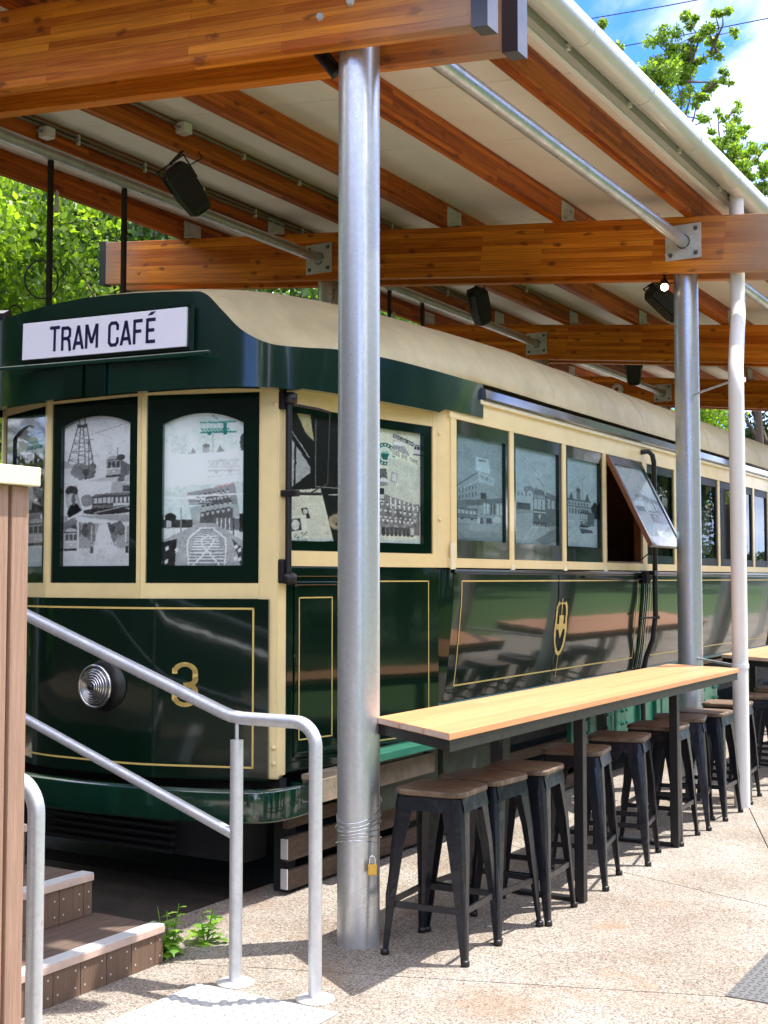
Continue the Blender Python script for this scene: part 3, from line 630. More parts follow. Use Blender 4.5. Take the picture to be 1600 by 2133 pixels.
# fleet number
def numeral3():
    P = []; 
    def a_(cx, cy, r, a0, a1, n=14): return [(cx+r*math.cos(R(a0+(a1-a0)*i/n)), cy+r*math.sin(R(a0+(a1-a0)*i/n))*1.0) for i in range(n+1)]
    path = [(-.055, .205), (-.055, .225)]+a_(-.0, .205, .055, 150, 0, 10)+[(.055, .17)]+a_(.02, .165, .036, 0, -80, 6)+[(.0, .125), (.02, .125)]+a_(.02, .085, .036, 80, 0, 6)+[(.055, .05)]+a_(0, .05, .055, 0, -150, 10)+[(-.055, .03), (-.055, .055)]
    return path
n3 = MB(); m3 = m0 @ Matrix.Translation((.262, .955, offs+.0145)) @ Matrix.Diagonal((1.02, .78, 1, 1)); ph = numeral3()
for a, b in zip(ph[:-1], ph[1:]):
    if (Vector(a)-Vector(b)).length < 1e-4: continue
    A_, B_ = Vector((*a, 0)), Vector((*b, 0)); u = (B_-A_).normalized(); n_ = Vector((-u.y, u.x, 0))*.0142; A_ -= u*.007; B_ += u*.007
    n3.add([m3 @ p for p in (A_-n_, B_-n_, B_+n_, A_+n_)], [(0, 1, 2, 3)])
part(n3, 'fleet_number', M['gold'], 'painted gold numeral 3 on dark green dash')
# headlamp
hl = Matrix.Translation((-4.71, 4.998, 1.035)) @ Matrix.Rotation(R(90), 4, 'X')
h_ = MB().lathe([(.15, 0), (.15, .010), (.125, .018), (.112, .070), (.118, .080), (.110, .084), (.10, .07)], 36, hl)
hlo = part(h_, 'headlamp', M['black'])
MB().lathe([(.100, .07)]+[(r*.1, .075+.035*(1-r*r)**.5) for r in np.linspace(.98, .12, 12)], 36, hl).build('lens', mat('dark_lens', (.10, .11, .12), .08, .3, coat=1), hlo); MB().lathe([(.016, .11), (.016, .125), (.008, .128)], 16, hl).build('lamp_boss', M['black'], hlo)
for r in (.024, .037, .050, .063, .076, .089):
    zc = .075+.035*(1-(r/.1)**2)**.5; MB().tube(arc(hl @ Vector((0, 0, zc)), r, 0, 2*math.pi*35/36, 35, (1, 0, 0), (0, 0, 1)), .0042, 6, closed=True).build('lens_ring', M['chrome'], hlo)
MB().tube(arc(hl @ Vector((0, 0, .083)), .108, 0, 2*math.pi*35/36, 35, (1, 0, 0), (0, 0, 1)), .008, 8, closed=True).build('rim', M['chrome'], hlo)

# --- pictures in the windows
def can_tower():
    c = Can(110, 210, (.70, .71, .71)); c.noise(.015, cell=3)
    for k in range(7): c.line(.0, .1+.05*k, 1, .06+.05*k+.02*(k % 2), .78, .02, .5)
    dk = .16
    for (a, b) in ((.20, .04), (.25, .30), (.29, .62-.0), (.33, .38)): pass
    legs = [((.20, .06), (.04, .34)), ((.24, .06), (.20, .36)), ((.28, .06), (.32, .37)), ((.33, .06), (.44, .34))]
    for (a, b) in legs: c.line(*a, *b, dk, .016)
    for k in range(5):
        t0, t1 = k/5, (k+1)/5; xl = lambda t: .20-.16*t; xr_ = lambda t: .33+.11*t; yy = lambda t: .06+.28*t
        c.line(xl(t0), yy(t0), xr_(t1), yy(t1), .3, .009); c.line(xr_(t0), yy(t0), xl(t1), yy(t1), .3, .009); c.line(xl(t1), yy(t1), xr_(t1), yy(t1), .25, .009)
    c.rect(.19, .045, .34, .07, .14); c.ell(.265, .03, .05, .025, .2); c.ell(.265, .032, .035, .018, .7)
    c.poly([(0, .28), (.16, .33), (.16, .42), (0, .43)], .62); c.poly([(-.01, .28), (.2, .335), (.0, .335)], .42)
    for k in range(26): c.ell(.14+.3*random.random(), .33+.07*random.random(), .05, .025, random.uniform(.12, .3))
    c.line(.36, .14, .37, .44, .18, .016); c.line(.30, .15, .43, .155, .25, .01)
    c.poly([(0, .44), (1, .38), (1, .52), (0, .52)], .55); c.line(0, .455, .6, .40, .8, .02); c.noise(.03, 0, .38, 1, .52)
    c.tramfront(.62, .27, .2, .15, .45, .12, .1); c.poly([(.82, .3), (.96, .34), (.93, .40), (.82, .42)], .2); c.line(.77, .22, .775, .3, .15, .012); c.ell(.82, .285, .06, .02, .12)
    c.line(.95, .25, .95, .38, .3, .012); c.poly([(.78, .42), (.88, .40), (.86, .49), (.76, .5)], .2)
    c.line(.4, .12, 1, .05, .35, .008); c.line(.3, .07, .7, .16, .45, .006)
    # second picture: street tram
    c.poly([(.22, .425), (1, .45), (1, .67), (.2, .66)], .72); c.noise(.02, .22, .43, 1, .6, 2)
    c.poly([(.70, .44), (1, .46), (1, .54), (.68, .53)], .5); c.rect(.85, .47, .97, .51, .15); c.ell(.34, .56, .09, .04, .3); c.noise(.08, .25, .52, .45, .6)
    c.tram(.42, .52, .56, .12, .22, .60, .08, 8); c.rect(.72, .54, .97, .585, .13); 
    for k in range(4): c.rect(.75+.06*k, .545, .785+.06*k, .58, .62)
    c.rect(.72, .585, .97, .60, .72); c.ell(.62, .635, .36, .022, .07); c.line(.45, .645, .95, .60, .45, .012); c.noise(.06, .3, .59, 1, .67)
    # third: verandah street
    c.rect(0, .66, 1, .97, .42); c.poly([(.18, .66), (.9, .71), (1, .70), (1, .74), (.2, .70)], .78)
    for x, y, r_ in ((.12, .72, .15), (.42, .76, .14), (.75, .76, .13)):
        for k in range(14): c.ell(x+random.uniform(-r_, r_)*.7, y+random.uniform(-.03, .05), .05, .03, random.uniform(.1, .3))
    c.poly([(.42, .92), (.52, .72), (.64, .72), (.78, .92)], .78); c.rect(0, .88, 1, .97, .66); c.noise(.05, 0, .7, 1, .97)
    c.tramfront(.02, .74, .2, .16, .55, .15, .1); c.line(.22, .69, .22, .92, .72, .03)
    for x in (.42, .48, .9, .97): c.line(x, .73, x, .84, .7, .014)
    for x in (.42, .48, .65, .7, .76, .92): c.person(x, .85, .045, random.choice([.1, .15, .7]), .5)
    c.rect(0, .965, 1, 1, .70)
    # portrait
    c.poly([(0, .475), (.2, .43), (.3, .64), (.07, .69)], .86); c.poly([(.02, .485), (.185, .445), (.275, .63), (.08, .675)], .45)
    c.ell(.12, .49, .095, .035, .12); c.ell(.125, .55, .065, .045, .62); c.poly([(.05, .64), (.1, .585), (.2, .575), (.27, .625), (.08, .672)], .04); c.ell(.15, .55, .03, .04, .2)
    return c
def can_tracks():
    c = Can(120, 205, (.68, .72, .69)); c.noise(.012, cell=4)
    T = (.03, .25, .22); c.tram(.45, .05, .43, .10, (.5, .68, .62), (.72, .80, .76), T, 8); c.line(.6, .02, .66, .045, T, .01)
    for k in range(9): c.line(.47+.04*k, .11, .50+.04*k, .125, T, .012)
    c.rect(.80, .07, .88, .12, (.75, .78, .72)); c.rect(.73, .07, .77, .13, T)
    c.line(.6, .13, .6, .30, .45, .01)
    c.poly([(.1, .145), (.31, .14), (.27, .27), (.08, .25)], .55, .5); c.noise(.05, .1, .14, .32, .26, 2)
    c.rect(.48, .215, .56, .26, .45); c.ell(.52, .215, .045, .012, .25); c.poly([(.32, .265), (.36, .225), (.40, .265)], .35); c.poly([(.63, .265), (.69, .215), (.76, .265)], .33); c.rect(.3, .262, .78, .272, .3); c.noise(.05, .3, .22, .8, .27)
    c.ell(.97, .2, .04, .06, .12)
    c.poly([(0, .27), (1, .25), (1, .50), (0, .50)], .84); c.noise(.02, 0, .27, 1, .5, 3)
    c.tram(.55, .30, .38, .10, .70, .62, .55, 5); c.line(.53, .42, .98, .40, .55, .012, .7); c.poly([(0, .27), (.52, .30), (.44, .48), (0, .46)], .87)
    for k in range(14): c.line(random.random()*.45, .3+.15*random.random(), random.random()*.45, .3+.15*random.random(), .72, .008, .5)
    c.poly([(0, .49), (1, .45), (1, .60), (0, .60)], (.62, .67, .65)); c.line(.0, .485, .4, .47, (.7, .5, .5), .01, .6)
    f = c.quadmap((.29, .52), (.58, -.055), (.07, .215))
    c.poly([f(0, 0), f(1, 0), f(1, 1), f(0, 1)], .34); c.line(*f(.6, -.01), *f(1, -.01), (.6, .3, .32), .018, .7)
    for r_, n_ in ((.28, 7), (.42, 9), (.60, 7), (.78, 6)):
        for k in range(n_): x, y_ = f(.22+.66*(k+.5*(n_ % 2))/n_, r_-.1); c.person(x, y_, .055+.02*r_, .16, .52)
    c.poly([f(.02, .45), f(.16, .4), f(.18, .98), f(.02, .98)], .52)
    c.rect(0, .585, .6, .59, .8); c.line(0, .55, .5, .56, .85, .02); c.line(.3, .545, 1, .53, .85, .02)
    c.rect(0, .60, 1, .70, (.60, .66, .65)); c.poly([f(0, .45), f(1, .45), f(1, 1), f(0, 1)], .25, .55)
    for r_, n_ in ((.62, 7), (.8, 6)):
        for k in range(n_): x, y_ = f(.24+.66*(k+.4*(n_ % 2))/n_, r_-.08); c.person(x, y_, .07, .15, .5)
    c.rect(0, .695, .36, .75, .10); c.ell(.09, .68, .07, .03, .07); c.rect(.04, .70, .1, .745, .5); c.line(.22, .62, .22, .78, .3, .014)
    c.rect(.62, .69, 1, .77, .2)
    for k in range(5): c.line(.66+.05*k, .69, .66+.05*k, .76, .8, .014)
    c.rect(.93, .66, 1, .78, .06); c.line(.86, .69, .86, .80, .1, .016)
    c.poly([(.45, .72), (.62, .72), (1.05, .86), (1.05, 1), (-.05, 1), (-.05, .84)], .42); c.noise(.09, 0, .75, 1, 1)
    c.poly([(.44, .745), (.62, .745), (.80, 1), (.28, 1)], .66)
    for k in range(15):
        y_ = .76+.25*(k/15)**1.4; q = (y_-.745)/.255; c.line(.44-.15*q, y_, .62+.17*q, y_, .25, .008+.012*q)
    W_ = .9
    for p_ in ([(.47, .75), (.31, .82), (.30, .9), (.32, 1)], [(.60, .75), (.76, .82), (.77, .88), (.75, 1)], [(.55, .80), (.47, .83), (.48, .86), (.70, 1)], [(.55, .80), (.62, .83), (.60, .86), (.36, 1)]):
        for a, b in zip(p_[:-1], p_[1:]): c.line(*a, *b, W_, .018)
    c.poly([(0, .84), (.17, .82), (.15, 1), (0, 1)], .08); c.poly([(.84, .82), (1, .90), (1, 1), (.95, 1)], .1)
    for k in range(9): x, y_ = random.choice([(.08, .9), (.93, .9)]); x += random.uniform(-.07, .07); y_ += random.uniform(-.05, .07); c.poly([(x, y_), (x+.04, y_-.015), (x+.045, y_+.01), (x+.01, y_+.02)], .7)
    return c
def can_left():
    c = Can(100, 200, (.66, .72, .70)); T = (.04, .25, .26); c.tram(.35, .05, .6, .13, (.55, .72, .70), (.75, .83, .80), T, 8)
    for k in range(9): c.poly([(.35+.07*k, .16), (.41+.07*k, .16), (.40+.07*k, .175), (.35+.07*k, .175)], T)
    c.rect(0, .2, 1, .62, .1); c.poly([(0, .2), (.6, .2), (1, .3), (1, .2)], (.62, .68, .66))
    for k in range(16): c.person(random.random(), .21+.25*random.random(), .12, random.choice([.05, .08, .5]), .66, False)
    for k in range(30): c.poly([(lambda x, y_: (x, y_))(random.random(), .3+.3*random.random()) for _ in range(3)], random.choice([.05, .3, .6]), .6)
    c.rect(0, .62, 1, .85, .32); c.noise(.12, 0, .6, 1, .86); c.tramfront(.4, .66, .5, .2, .5, .15, .1); c.rect(0, .86, 1, 1, (.60, .65, .66)); return c
def can_door():
    c = Can(100, 200, (.02, .02, .018))
    for p_ in ([(0, .08), (.35, .33), (.38, .45), (0, .62)],): c.poly(p_, .42)  # dark cab interior and sunlit cream shapes painted into the panel colours
    c.line(0, .12, .42, .42, .02, .07); c.line(.14, .2, .13, .6, .03, .03); c.line(.38, 0, .4, .62, .02, .05); c.poly([(.16, 0), (.36, 0), (.42, .2), (.3, .15)], (.5, .45, .28))
    c.noise(.02, 0, 0, .4, .6, 2); c.poly([(.24, .52), (.45, .48), (.45, .6), (.3, .6)], .05); c.rect(.46, .03, .88, .55, (.008, .008, .008))
    c.line(.45, .03, .45, .56, .3, .008); c.line(.45, .56, .9, .56, .3, .008); c.poly([(.93, .15), (.97, .2), (.97, .4), (.9, .3)], .3)
    c.rect(0, .57, 1, 1, (.045, .04, .033)); 
    f = c.quadmap((-.02, .61), (.55, -.035), (.18, .37)); c.poly([f(0, 0), f(1, 0), f(1, 1.1), f(0, 1.1)], (.62, .63, .55))
    c.text('1903 AND ALL THAT', f(.06, .04), (.029, -.002), (.008, .028), .08)
    c.textlines(f, .04, .16, .95, .98, 34, .2, .35); c.poly([f(.32, .38), f(.5, .37), f(.52, .6), f(.34, .6)], .06); c.ell(*f(.42, .45), .035, .022, .5)
    f2 = c.quadmap((0, .82), (.30, -.035), (.07, .23)); c.poly([f2(0, 0), f2(1, 0), f2(1, 1), f2(0, 1)], (.66, .67, .60)); c.poly([f2(.1, .08), f2(.7, .08), f2(.7, .48), f2(.1, .48)], .1)
    c.ell(*f2(.42, .28), .06, .04, .6); c.text('WE WILL TRACK', f2(.03, .56), (.022, -.0025), (.01, .034), .05); c.text('ANYTHING', f2(.1, .76), (.03, -.003), (.01, .036), .05)
    c.poly([(.78, .72), (.84, .70), (.86, .76), (.8, .77)], .5); c.ell(.80, .72, .035, .03, .06)
    c.ell(.78, .83, .13, .062, (.30, .26, .19)); c.ell(.78, .83, .11, .05, (.40, .36, .27)); c.ell(.77, .82, .07, .03, (.28, .25, .18)); c.ell(.78, .85, .018, .012, .08)
    c.line(.66, .62, .82, .61, .5, .02); return c
def can_news():
    c = Can(120, 230, (.66, .64, .52)); c.noise(.015, cell=3)
    for k in range(4): c.line(0, .03+.02*k, .5, .08+.03*k, .5, .006, .4)
    G = (.02, .17, .15); c.ell(.32, .22, .19, .10, G); c.ell(.32, .22, .13, .066, (.62, .66, .58)); c.ell(.32, .235, .08, .036, G); c.rect(.26, .195, .38, .215, (.3, .5, .42))
    for k in range(16):
        a = 2*math.pi*k/16; c.ell(.32+.16*math.cos(a), .22+.083*math.sin(a), .014, .008, (.7, .75, .7))
    f = c.quadmap((.46, .035), (.44, .065), (.02, .36))
    c.poly([f(.02, -.02), f(.92, -.02), f(.92, .085), f(.0, .085)], .04); c.text('BENDIGO SAYS', f(.05, .0), (.0335, .0051), (.001, .026), .8)
    c.poly([f(.02, .14), f(.45, .16), f(.72, .33), f(.72, .46), f(-.02, .40)], .35); c.noise(.13, .45, .07, .78, .2); c.rect(.48, .10, .66, .13, .72)
    c.tramfront(.86, .085, .2, .12, .6, .1, .08)
    f3 = c.quadmap((.44, .165), (.56, .08), (0, .05)); c.poly([f3(0, 0), f3(1, 0), f3(1, 1.1), f3(0, 1.1)], (.70, .69, .58))
    c.text('GOOD BYE TRAMS', f3(.02, .12), (.0365, .0054), (0, .038), .05)
    f4 = c.quadmap((.38, .225), (.62, .085), (-.10, .38)); c.poly([f4(0, 0), f4(1.02, 0), f4(1.05, 1), f4(-.02, 1)], (.58, .60, .53))
    for x0, x1 in ((.03, .33), (.36, .66), (.69, .98)): c.textlines(f4, x0, .06, x1, .97, 42, .2, .42)
    c.poly([f4(.15, .34), f4(.34, .34), f4(.34, .56), f4(.15, .56)], .35); c.poly([f4(.18, .37), f4(.31, .37), f4(.31, .53), f4(.18, .53)], .6)
    c.poly([(0, .36), (.34, .345), (.37, .49), (0, .525)], .15); c.noise(.12, 0, .36, .36, .5); c.ell(.29, .46, .09, .032, .66); c.rect(.22, .465, .36, .495, .3)
    c.rect(0, .52, .3, .58, .05); c.poly([(0, .57), (.30, .575), (.42, .64), (0, .64)], .6); c.line(.0, .61, .42, .62, .1, .02)
    c.rect(0, .64, .98, .92, .22); c.poly([(.3, .57), (1, .66), (1, .70), (.3, .66)], .25)
    for k in range(7): c.line(.42+.085*k, .6+.01*k, .43+.085*k, .7, .72, .025)
    for r_, n_ in ((.645, 9), (.70, 10), (.755, 10)):
        for k in range(n_): c.person(.05+.93*k/n_+random.uniform(-.01, .01), r_+.03*k/n_, .085, random.uniform(.15, .35), .65)
    for k in range(11):
        x = .05+.86*k/11; c.person(x, .79+.015*k/11, .09, random.uniform(.2, .4), .68); c.poly([(x-.035, .855), (x+.035, .855), (x+.03, .92), (x-.03, .92)], random.choice([.08, .12, .5])); c.ell(x, .925, .03, .008, .1)
    c.rect(0, .935, 1, 1, (.62, .63, .56)); c.noise(.05, 0, .63, 1, .93); return c
BL = np.array((.22, .30, .34))
def bluish(c):
    g_ = c.a.mean(2, keepdims=True); c.a = g_*np.array((.74, .86, .90)); return c
def can_build():
    c = Can(90, 170, (.50, .50, .50)); c.poly([(.0, .0), (1, 0), (1, .3), (0, .2)], .46)
    c.poly([(.0, .52), (.48, .33), (.80, .40), (1, .44), (1, .9), (0, .9)], .48); c.line(.02, .50, .46, .335, .2, .02); c.line(.0, .56, .5, .40, .72, .014)
    c.poly([(.44, .18), (.70, .19), (.74, .30), (.72, .33), (.44, .31)], .74); c.rect(.50, .2, .66, .22, .3); c.poly([(.5, .32), (.82, .36), (.82, .44), (.5, .42)], .66)
    c.text('THE BEEHIVE', (.52, .345), (.027, .004), (0, .03), .2)
    for r_ in range(3):
        for k in range(7): x = .04+.065*k; y_ = .50+.07*r_-.18*x*.9+.02; c.rect(x, y_, x+.025, y_+.04, .22)
    c.rect(.53, .52, .66, .58, .12); c.poly([(.1, .62), (1, .55), (1, .60), (.1, .68)], .25)
    for k in range(6): c.rect(.6+.07*k, .62, .64+.07*k, .72, random.choice([.15, .75]))
    c.rect(0, .62, .25, .72, .3); c.tram(.06, .68, .42, .12, .3, .62, .1, 5)
    for x in (.5, .56, .68, .74): c.person(x, .74, .06, random.choice([.15, .7]), .6)
    c.ell(.88, .78, .1, .035, .65); c.rect(0, .83, 1, 1, .40); c.poly([(.3, .84), (1, .80), (1, .9), (.3, .9)], .5); c.line(0, .86, .25, 1, .2, .012); c.line(0, .9, .12, 1, .25, .012); c.noise(.035); c.noise(.05, 0, .5, 1, .85); return bluish(c)
def can_tram2():
    c = Can(90, 170, (.56, .56, .56)); c.line(.15, .05, .6, .25, .3, .008); c.line(.4, .0, .8, .3, .45, .006)
    c.rect(0, .18, .12, .36, .66); c.poly([(0, .40), (.55, .44), (.55, .66), (0, .66)], .62)
    for k in range(6): c.rect(.03+.085*k, .46, .07+.085*k, .50, .3)
    for k in range(14): c.ell(.3+.25*random.random(), .40+.04*random.random(), .05, .02, .3)
    c.rect(.1, .57, .4, .64, .15); c.rect(0, .64, 1, 1, .42); c.poly([(.0, .7), (.5, .66), (1, .9), (1, 1), (0, 1)], .5)
    c.line(.2, 1, .55, .72, .75, .01); c.line(.35, 1, .6, .75, .75, .01); c.poly([(.5, .95), (1, .80), (1, .95), (.7, 1)], .28)
    c.tramfront(.46, .40, .3, .42, .20, .6, .08); c.poly([(.76, .42), (1, .46), (1, .78), (.76, .80)], .22); c.rect(.8, .5, .86, .6, .55); c.rect(.9, .51, .96, .6, .55)
    c.line(.55, .28, .7, .36, .15, .012); 
    for k in range(7): c.line(.47+.04*k, .47, .48+.04*k, .50, .8, .014); c.line(.47+.04*k, .78, .48+.04*k, .81, .8, .014)
    c.noise(.03); return bluish(c)
def can_dome():
    c = Can(90, 170, (.60, .60, .60)); c.line(.15, .2, .5, .26, .35, .007); c.line(.55, .7, .55, .2, .3, .012); c.line(.55, .22, .75, .14, .25, .012); c.line(.3, .18, .55, .26, .4, .007)
    c.rect(.1, .46, .78, .68, .55); c.rect(.08, .455, .8, .475, .2); c.rect(.08, .53, .8, .545, .2)
    for x in (.14, .62): c.poly([(x, .46), (x+.07, .37), (x+.14, .46)], .15)
    c.rect(.36, .35, .48, .46, .3); c.ell(.42, .35, .07, .025, .15); c.line(.42, .3, .42, .35, .2, .014)
    for k in range(7): c.rect(.13+.09*k, .49, .17+.09*k, .52, .15); c.rect(.13+.09*k, .56, .18+.09*k, .62, .2)
    for k in range(16): c.ell(.85+.15*random.random(), .5+.15*random.random(), .07, .04, .1)
    c.rect(0, .66, 1, 1, .52); c.poly([(0, .8), (1, .74), (1, 1), (0, 1)], .58); c.tramfront(.46, .56, .24, .22, .25, .6, .08); c.poly([(.7, .58), (.9, .6), (.9, .74), (.7, .76)], .2)
    c.poly([(.45, .78), (.8, .79), (.9, .82), (.5, .84)], .15); c.line(0, .72, .3, .70, .8, .012); c.line(.1, .9, .45, .76, .35, .01); c.noise(.03); return bluish(c)
def can_notice():
    c = Can(30, 80, (.74, .76, .82)); f = c.quadmap((0, 0), (1, 0), (0, 1)); c.textlines(f, .1, .05, .9, .3, 6, .1, .8); c.textlines(f, .1, .36, .9, .7, 16, .15, .6); c.rect(.6, .78, .7, .86, .1); return c

def window(m_, u0, u1, z0, z1, canvas, bl, br, bb, bt, arch=0, name='window', depth=.0, fd=.0, fm='green', pm='pane', back=None):
    """frame with a hole, the picture set back in it and the pane over it"""
    x0, x1, y0, y1 = u0+bl, u1-br, z0+bb, z1-bt; n = 16
    hole = [(x0, y0), (x1, y0)]; rect = [(u0, z0), (u1, z0)]
    for k in range(n+1):
        t = k/n; x = x1+(x0-x1)*t; hole.append((x, y1-arch*(2*t-1)**2)); rect.append((u1+(u0-u1)*t, z1))
    fr = ring(m_, rect, hole, fd-.04, fd, MB()).build(name, M[fm], TR)
    mm = m_ @ Matrix.Translation((x0-.004, y0-.004, 0))
    if canvas is not None: canvas.mesh('picture', mm, x1-x0+.008, y1-y0+.008, fr, fd-.026)
    pn = MB(); pn.add([m_ @ Vector((p[0], p[1], fd-.012)) for p in hole], [tuple(range(len(hole)))]); pn.build('pane', M[pm], fr)
    return fr
window(m0, .028, L0-.102, ZS+.002, ZT-.002, can_tracks(), .085, .085, .09, .10, .055)
window(mB, .028, LB-.028, ZS+.002, ZT-.002, can_tower(), .065, .06, .09, .085, .05)
window(mC, .06, LC-.028, ZS+.002, ZT-.002, can_left(), .085, .05, .09, .085, .06)
# platform side: two bays
mP = frame((FL[0][0], FL[0][1], 0), PU); LP = (Vector((*B0, 0))-Vector((*FL[0], 0))).length
ps = MB()
ps.box(.05, LP, 1.665, 1.745, -.04, .010, mP); ps.box(.05, LP, 2.50, 2.70, -.04, .006, mP); ps.box(.60, .69, 1.745, 2.50, -.04, .008, mP); ps.box(LP-.04, LP+.02, 1.665, 2.62, -.04, .008, mP)
part(ps, 'platform_framing', M['cream'])
window(mP, .052, .598, 1.747, 2.498, can_door(), .035, .02, .05, .03, .0)
window(mP, .692, LP-.042, 1.747, 2.498, can_news(), .04, .075, .055, .05, .0)
lp = MB(); lp.box(.05, .60, .60, 1.663, -.04, .004, mP); lp.box(.60, LP+.02, .60, 1.663, -.04, .0, mP)
part(lp, 'platform_panel', M['green'])
mold = MB()
def pic(mb, m_, x0, x1, z0, z1, t, d0, d1):
    mb.box(x0, x1, z1-t, z1, d0, d1, m_, b=.004); mb.box(x0, x1, z0, z0+t, d0, d1, m_, b=.004); mb.box(x0, x0+t, z0+t, z1-t, d0, d1, m_, b=.004); mb.box(x1-t, x1, z0+t, z1-t, d0, d1, m_, b=.004)
pic(mold, mP, .05, .595, .61, 1.66, .05, .004, .016); pic(mold, mP, .105, .50, .68, 1.585, .02, .004, .022)
part(mold, 'door_molding', M['green'])
ps2 = MB(); stripe(ps2, mP, [(.155, .765), (.405, .765), (.405, 1.50), (.155, 1.50)], .0056); stripe(ps2, mP, [(.66, .70), (1.235, .70), (1.235, 1.585), (.66, 1.585)], .0016)
part(ps2, 'pinstripe', M['gold'])
# saloon corner pier (cream, rounded) and green corner below
pier = MB(); pier.grid([[Vector((-3.575, 6.53, z)), Vector((-3.55, 6.545, z)), Vector((-3.525, 6.58, z)), Vector((-3.505, 6.62, z)), Vector((-3.50, 6.70, z))] for z in (1.665, 2.66)])
part(pier, 'corner_pier', M['cream'])
pk = MB()
for z in (1.95, 2.46): pk.lathe([(.012, 0), (.014, .01), (.006, .016)], 12, Matrix.Translation((-3.545, 6.55, z)) @ Matrix.Rotation(R(90), 4, 'Y') @ Matrix.Rotation(R(-40), 4, 'X'))
part(pk, 'coat_button', M['cream'])
def SX(z):   # tumblehome of the lower side
    return float(np.interp(z, (.80, .86, .92, .98, 1.05, 1.15, 1.25, 1.35, 1.40, 1.45, 1.50, 1.7), (-3.596, -3.580, -3.567, -3.556, -3.546, -3.535, -3.5245, -3.514, -3.509, -3.5045, -3.5015, -3.50)))
zsd = [1.655, 1.60, 1.5, 1.4, 1.32, 1.25, 1.18, 1.11, 1.04, .98, .92, .86]
YE = 20.5
def sidepanel(y0, y1, off=0.0):
    m_ = MB(); rows = [[Vector((SX(z)+off, y0, z)), Vector((SX(z)+off, y1, z))] for z in zsd]; m_.grid(rows)
    m_.add([(SX(z)+off, y0, z) for z in zsd]+[(SX(z)-.1, y0, z) for z in zsd[::-1]], [tuple(range(24))]); return m_
segs = [(6.66, 8.245), (8.25, 9.98), (10.14, 11.5), (11.505, 12.9), (12.905, 14.3), (14.4, 17.4), (17.405, YE)]
for a, b in segs: part(sidepanel(a, b), 'side_panel', M['green'])
gc = MB(); gc.grid([[Vector((-3.60+(SX(z)+3.5), 6.53, z)), Vector((-3.565+(SX(z)+3.5), 6.56, z)), Vector((-3.53+(SX(z)+3.5), 6.60, z)), Vector((SX(z)-.0, 6.658, z))] for z in zsd]); part(gc, 'corner_panel', M['green'])
for y in (9.985, 10.03, 10.075, 14.31, 14.35):
    bat = MB(); bat.grid([[Vector((SX(z)+.002, y, z)), Vector((SX(z)+.016, y+.01, z)), Vector((SX(z)+.016, y+.025, z)), Vector((SX(z)+.002, y+.035, z))] for z in zsd])
    part(bat, 'side_batten', M['green'])
bd = MB()
for y in (8.247, 11.5, 12.9): bd.grid([[Vector((SX(z)+.001, y-.008, z)), Vector((SX(z)+.006, y, z)), Vector((SX(z)+.001, y+.008, z))] for z in zsd])
part(bd, 'cover_strip', M['green'])
sp_ = MB()
def sseg(y0, z0, y1, z1, t=.009):
    n = 8
    if abs(z1-z0) < .3: sp_.add([(SX(z0)+.003, y0, z0-t/2), (SX(z1)+.003, y1, z1-t/2), (SX(z1)+.003, y1, z1+t/2), (SX(z0)+.003, y0, z0+t/2)], [(0, 1, 2, 3)])
    else:
        for i in range(n):
            a, b = z0+(z1-z0)*i/n, z0+(z1-z0)*(i+1)/n; ya, yb = y0+(y1-y0)*i/n, y0+(y1-y0)*(i+1)/n
            sp_.add([(SX(a)+.003, ya-t/2, a), (SX(a)+.003, ya+t/2, a), (SX(b)+.003, yb+t/2, b), (SX(b)+.003, yb-t/2, b)], [(0, 1, 2, 3)])
for ya, yb in ((6.76, 9.88), (10.2, 14.2), (14.5, 17.3)):
    sseg(ya, 1.585, yb, 1.585); sseg(ya, .955, yb, .955); sseg(ya, .955, ya, 1.585); sseg(yb, .955, yb, 1.585)
part(sp_, 'pinstripe', M['gold'])
bl_ = MB(); bl_.tube([(-3.492, 6.64, 1.645), (-3.492, YE, 1.645)], .012, 8); bl_.tube([(-3.492, 6.67, 1.63), (-3.492, YE, 1.618)], .005, 6); part(bl_, 'belt_molding', M['green'])
rl = MB(); rl.tube([(-3.60, 6.62, .845), (-3.60, 9.6, .845)], .018, 10); rl.tube([(-3.60, 9.7, .845), (-3.60, 9.95, .845)], .018, 10); rl.tube([(-3.60, 10.2, .845), (-3.60, YE, .845)], .018, 10); part(rl, 'rubbing_rail', M['teal'])
# crest
cr_ = MB(); mS = frame((-3.5, 0, 0), (0, 1, 0))
def cpoly(pts, d=.004):
    vs = [Vector((SX(p[1])+d, p[0], p[1])) for p in pts]; cr_.add(vs, [tuple(range(len(vs)))])
yc, z0c = 8.32, 1.26
def strip(path, wd):
    for a, b in zip(path[:-1], path[1:]):
        A_, B_ = Vector(a), Vector(b); u = (B_-A_).normalized(); n_ = Vector((-u.y, u.x))*wd/2
        cpoly([tuple(A_-n_), tuple(B_-n_), tuple(B_+n_), tuple(A_+n_)], .004)
for s_ in (-1, 1):
    strip([(yc+s_*.095*math.cos(R(a)), z0c+.17*math.sin(R(a))-.02) for a in range(20, -91, -10)], .030)
    strip([(yc+s_*.085, z0c+.03), (yc+s_*.09, z0c+.10), (yc+s_*.075, z0c+.15), (yc+s_*.055, z0c+.17)], .028)
    cpoly([(yc+s_*.055, z0c+.185), (yc+s_*.11, z0c+.13), (yc+s_*.075, z0c+.135)] if s_ > 0 else [(yc-.075, z0c+.135), (yc-.11, z0c+.13), (yc-.055, z0c+.185)])
    cpoly([(yc+s_*.06-.02, z0c-.02), (yc+s_*.06+.02, z0c-.02), (yc+s_*.06+.02, z0c+.02), (yc+s_*.06-.02, z0c+.02)], .005)
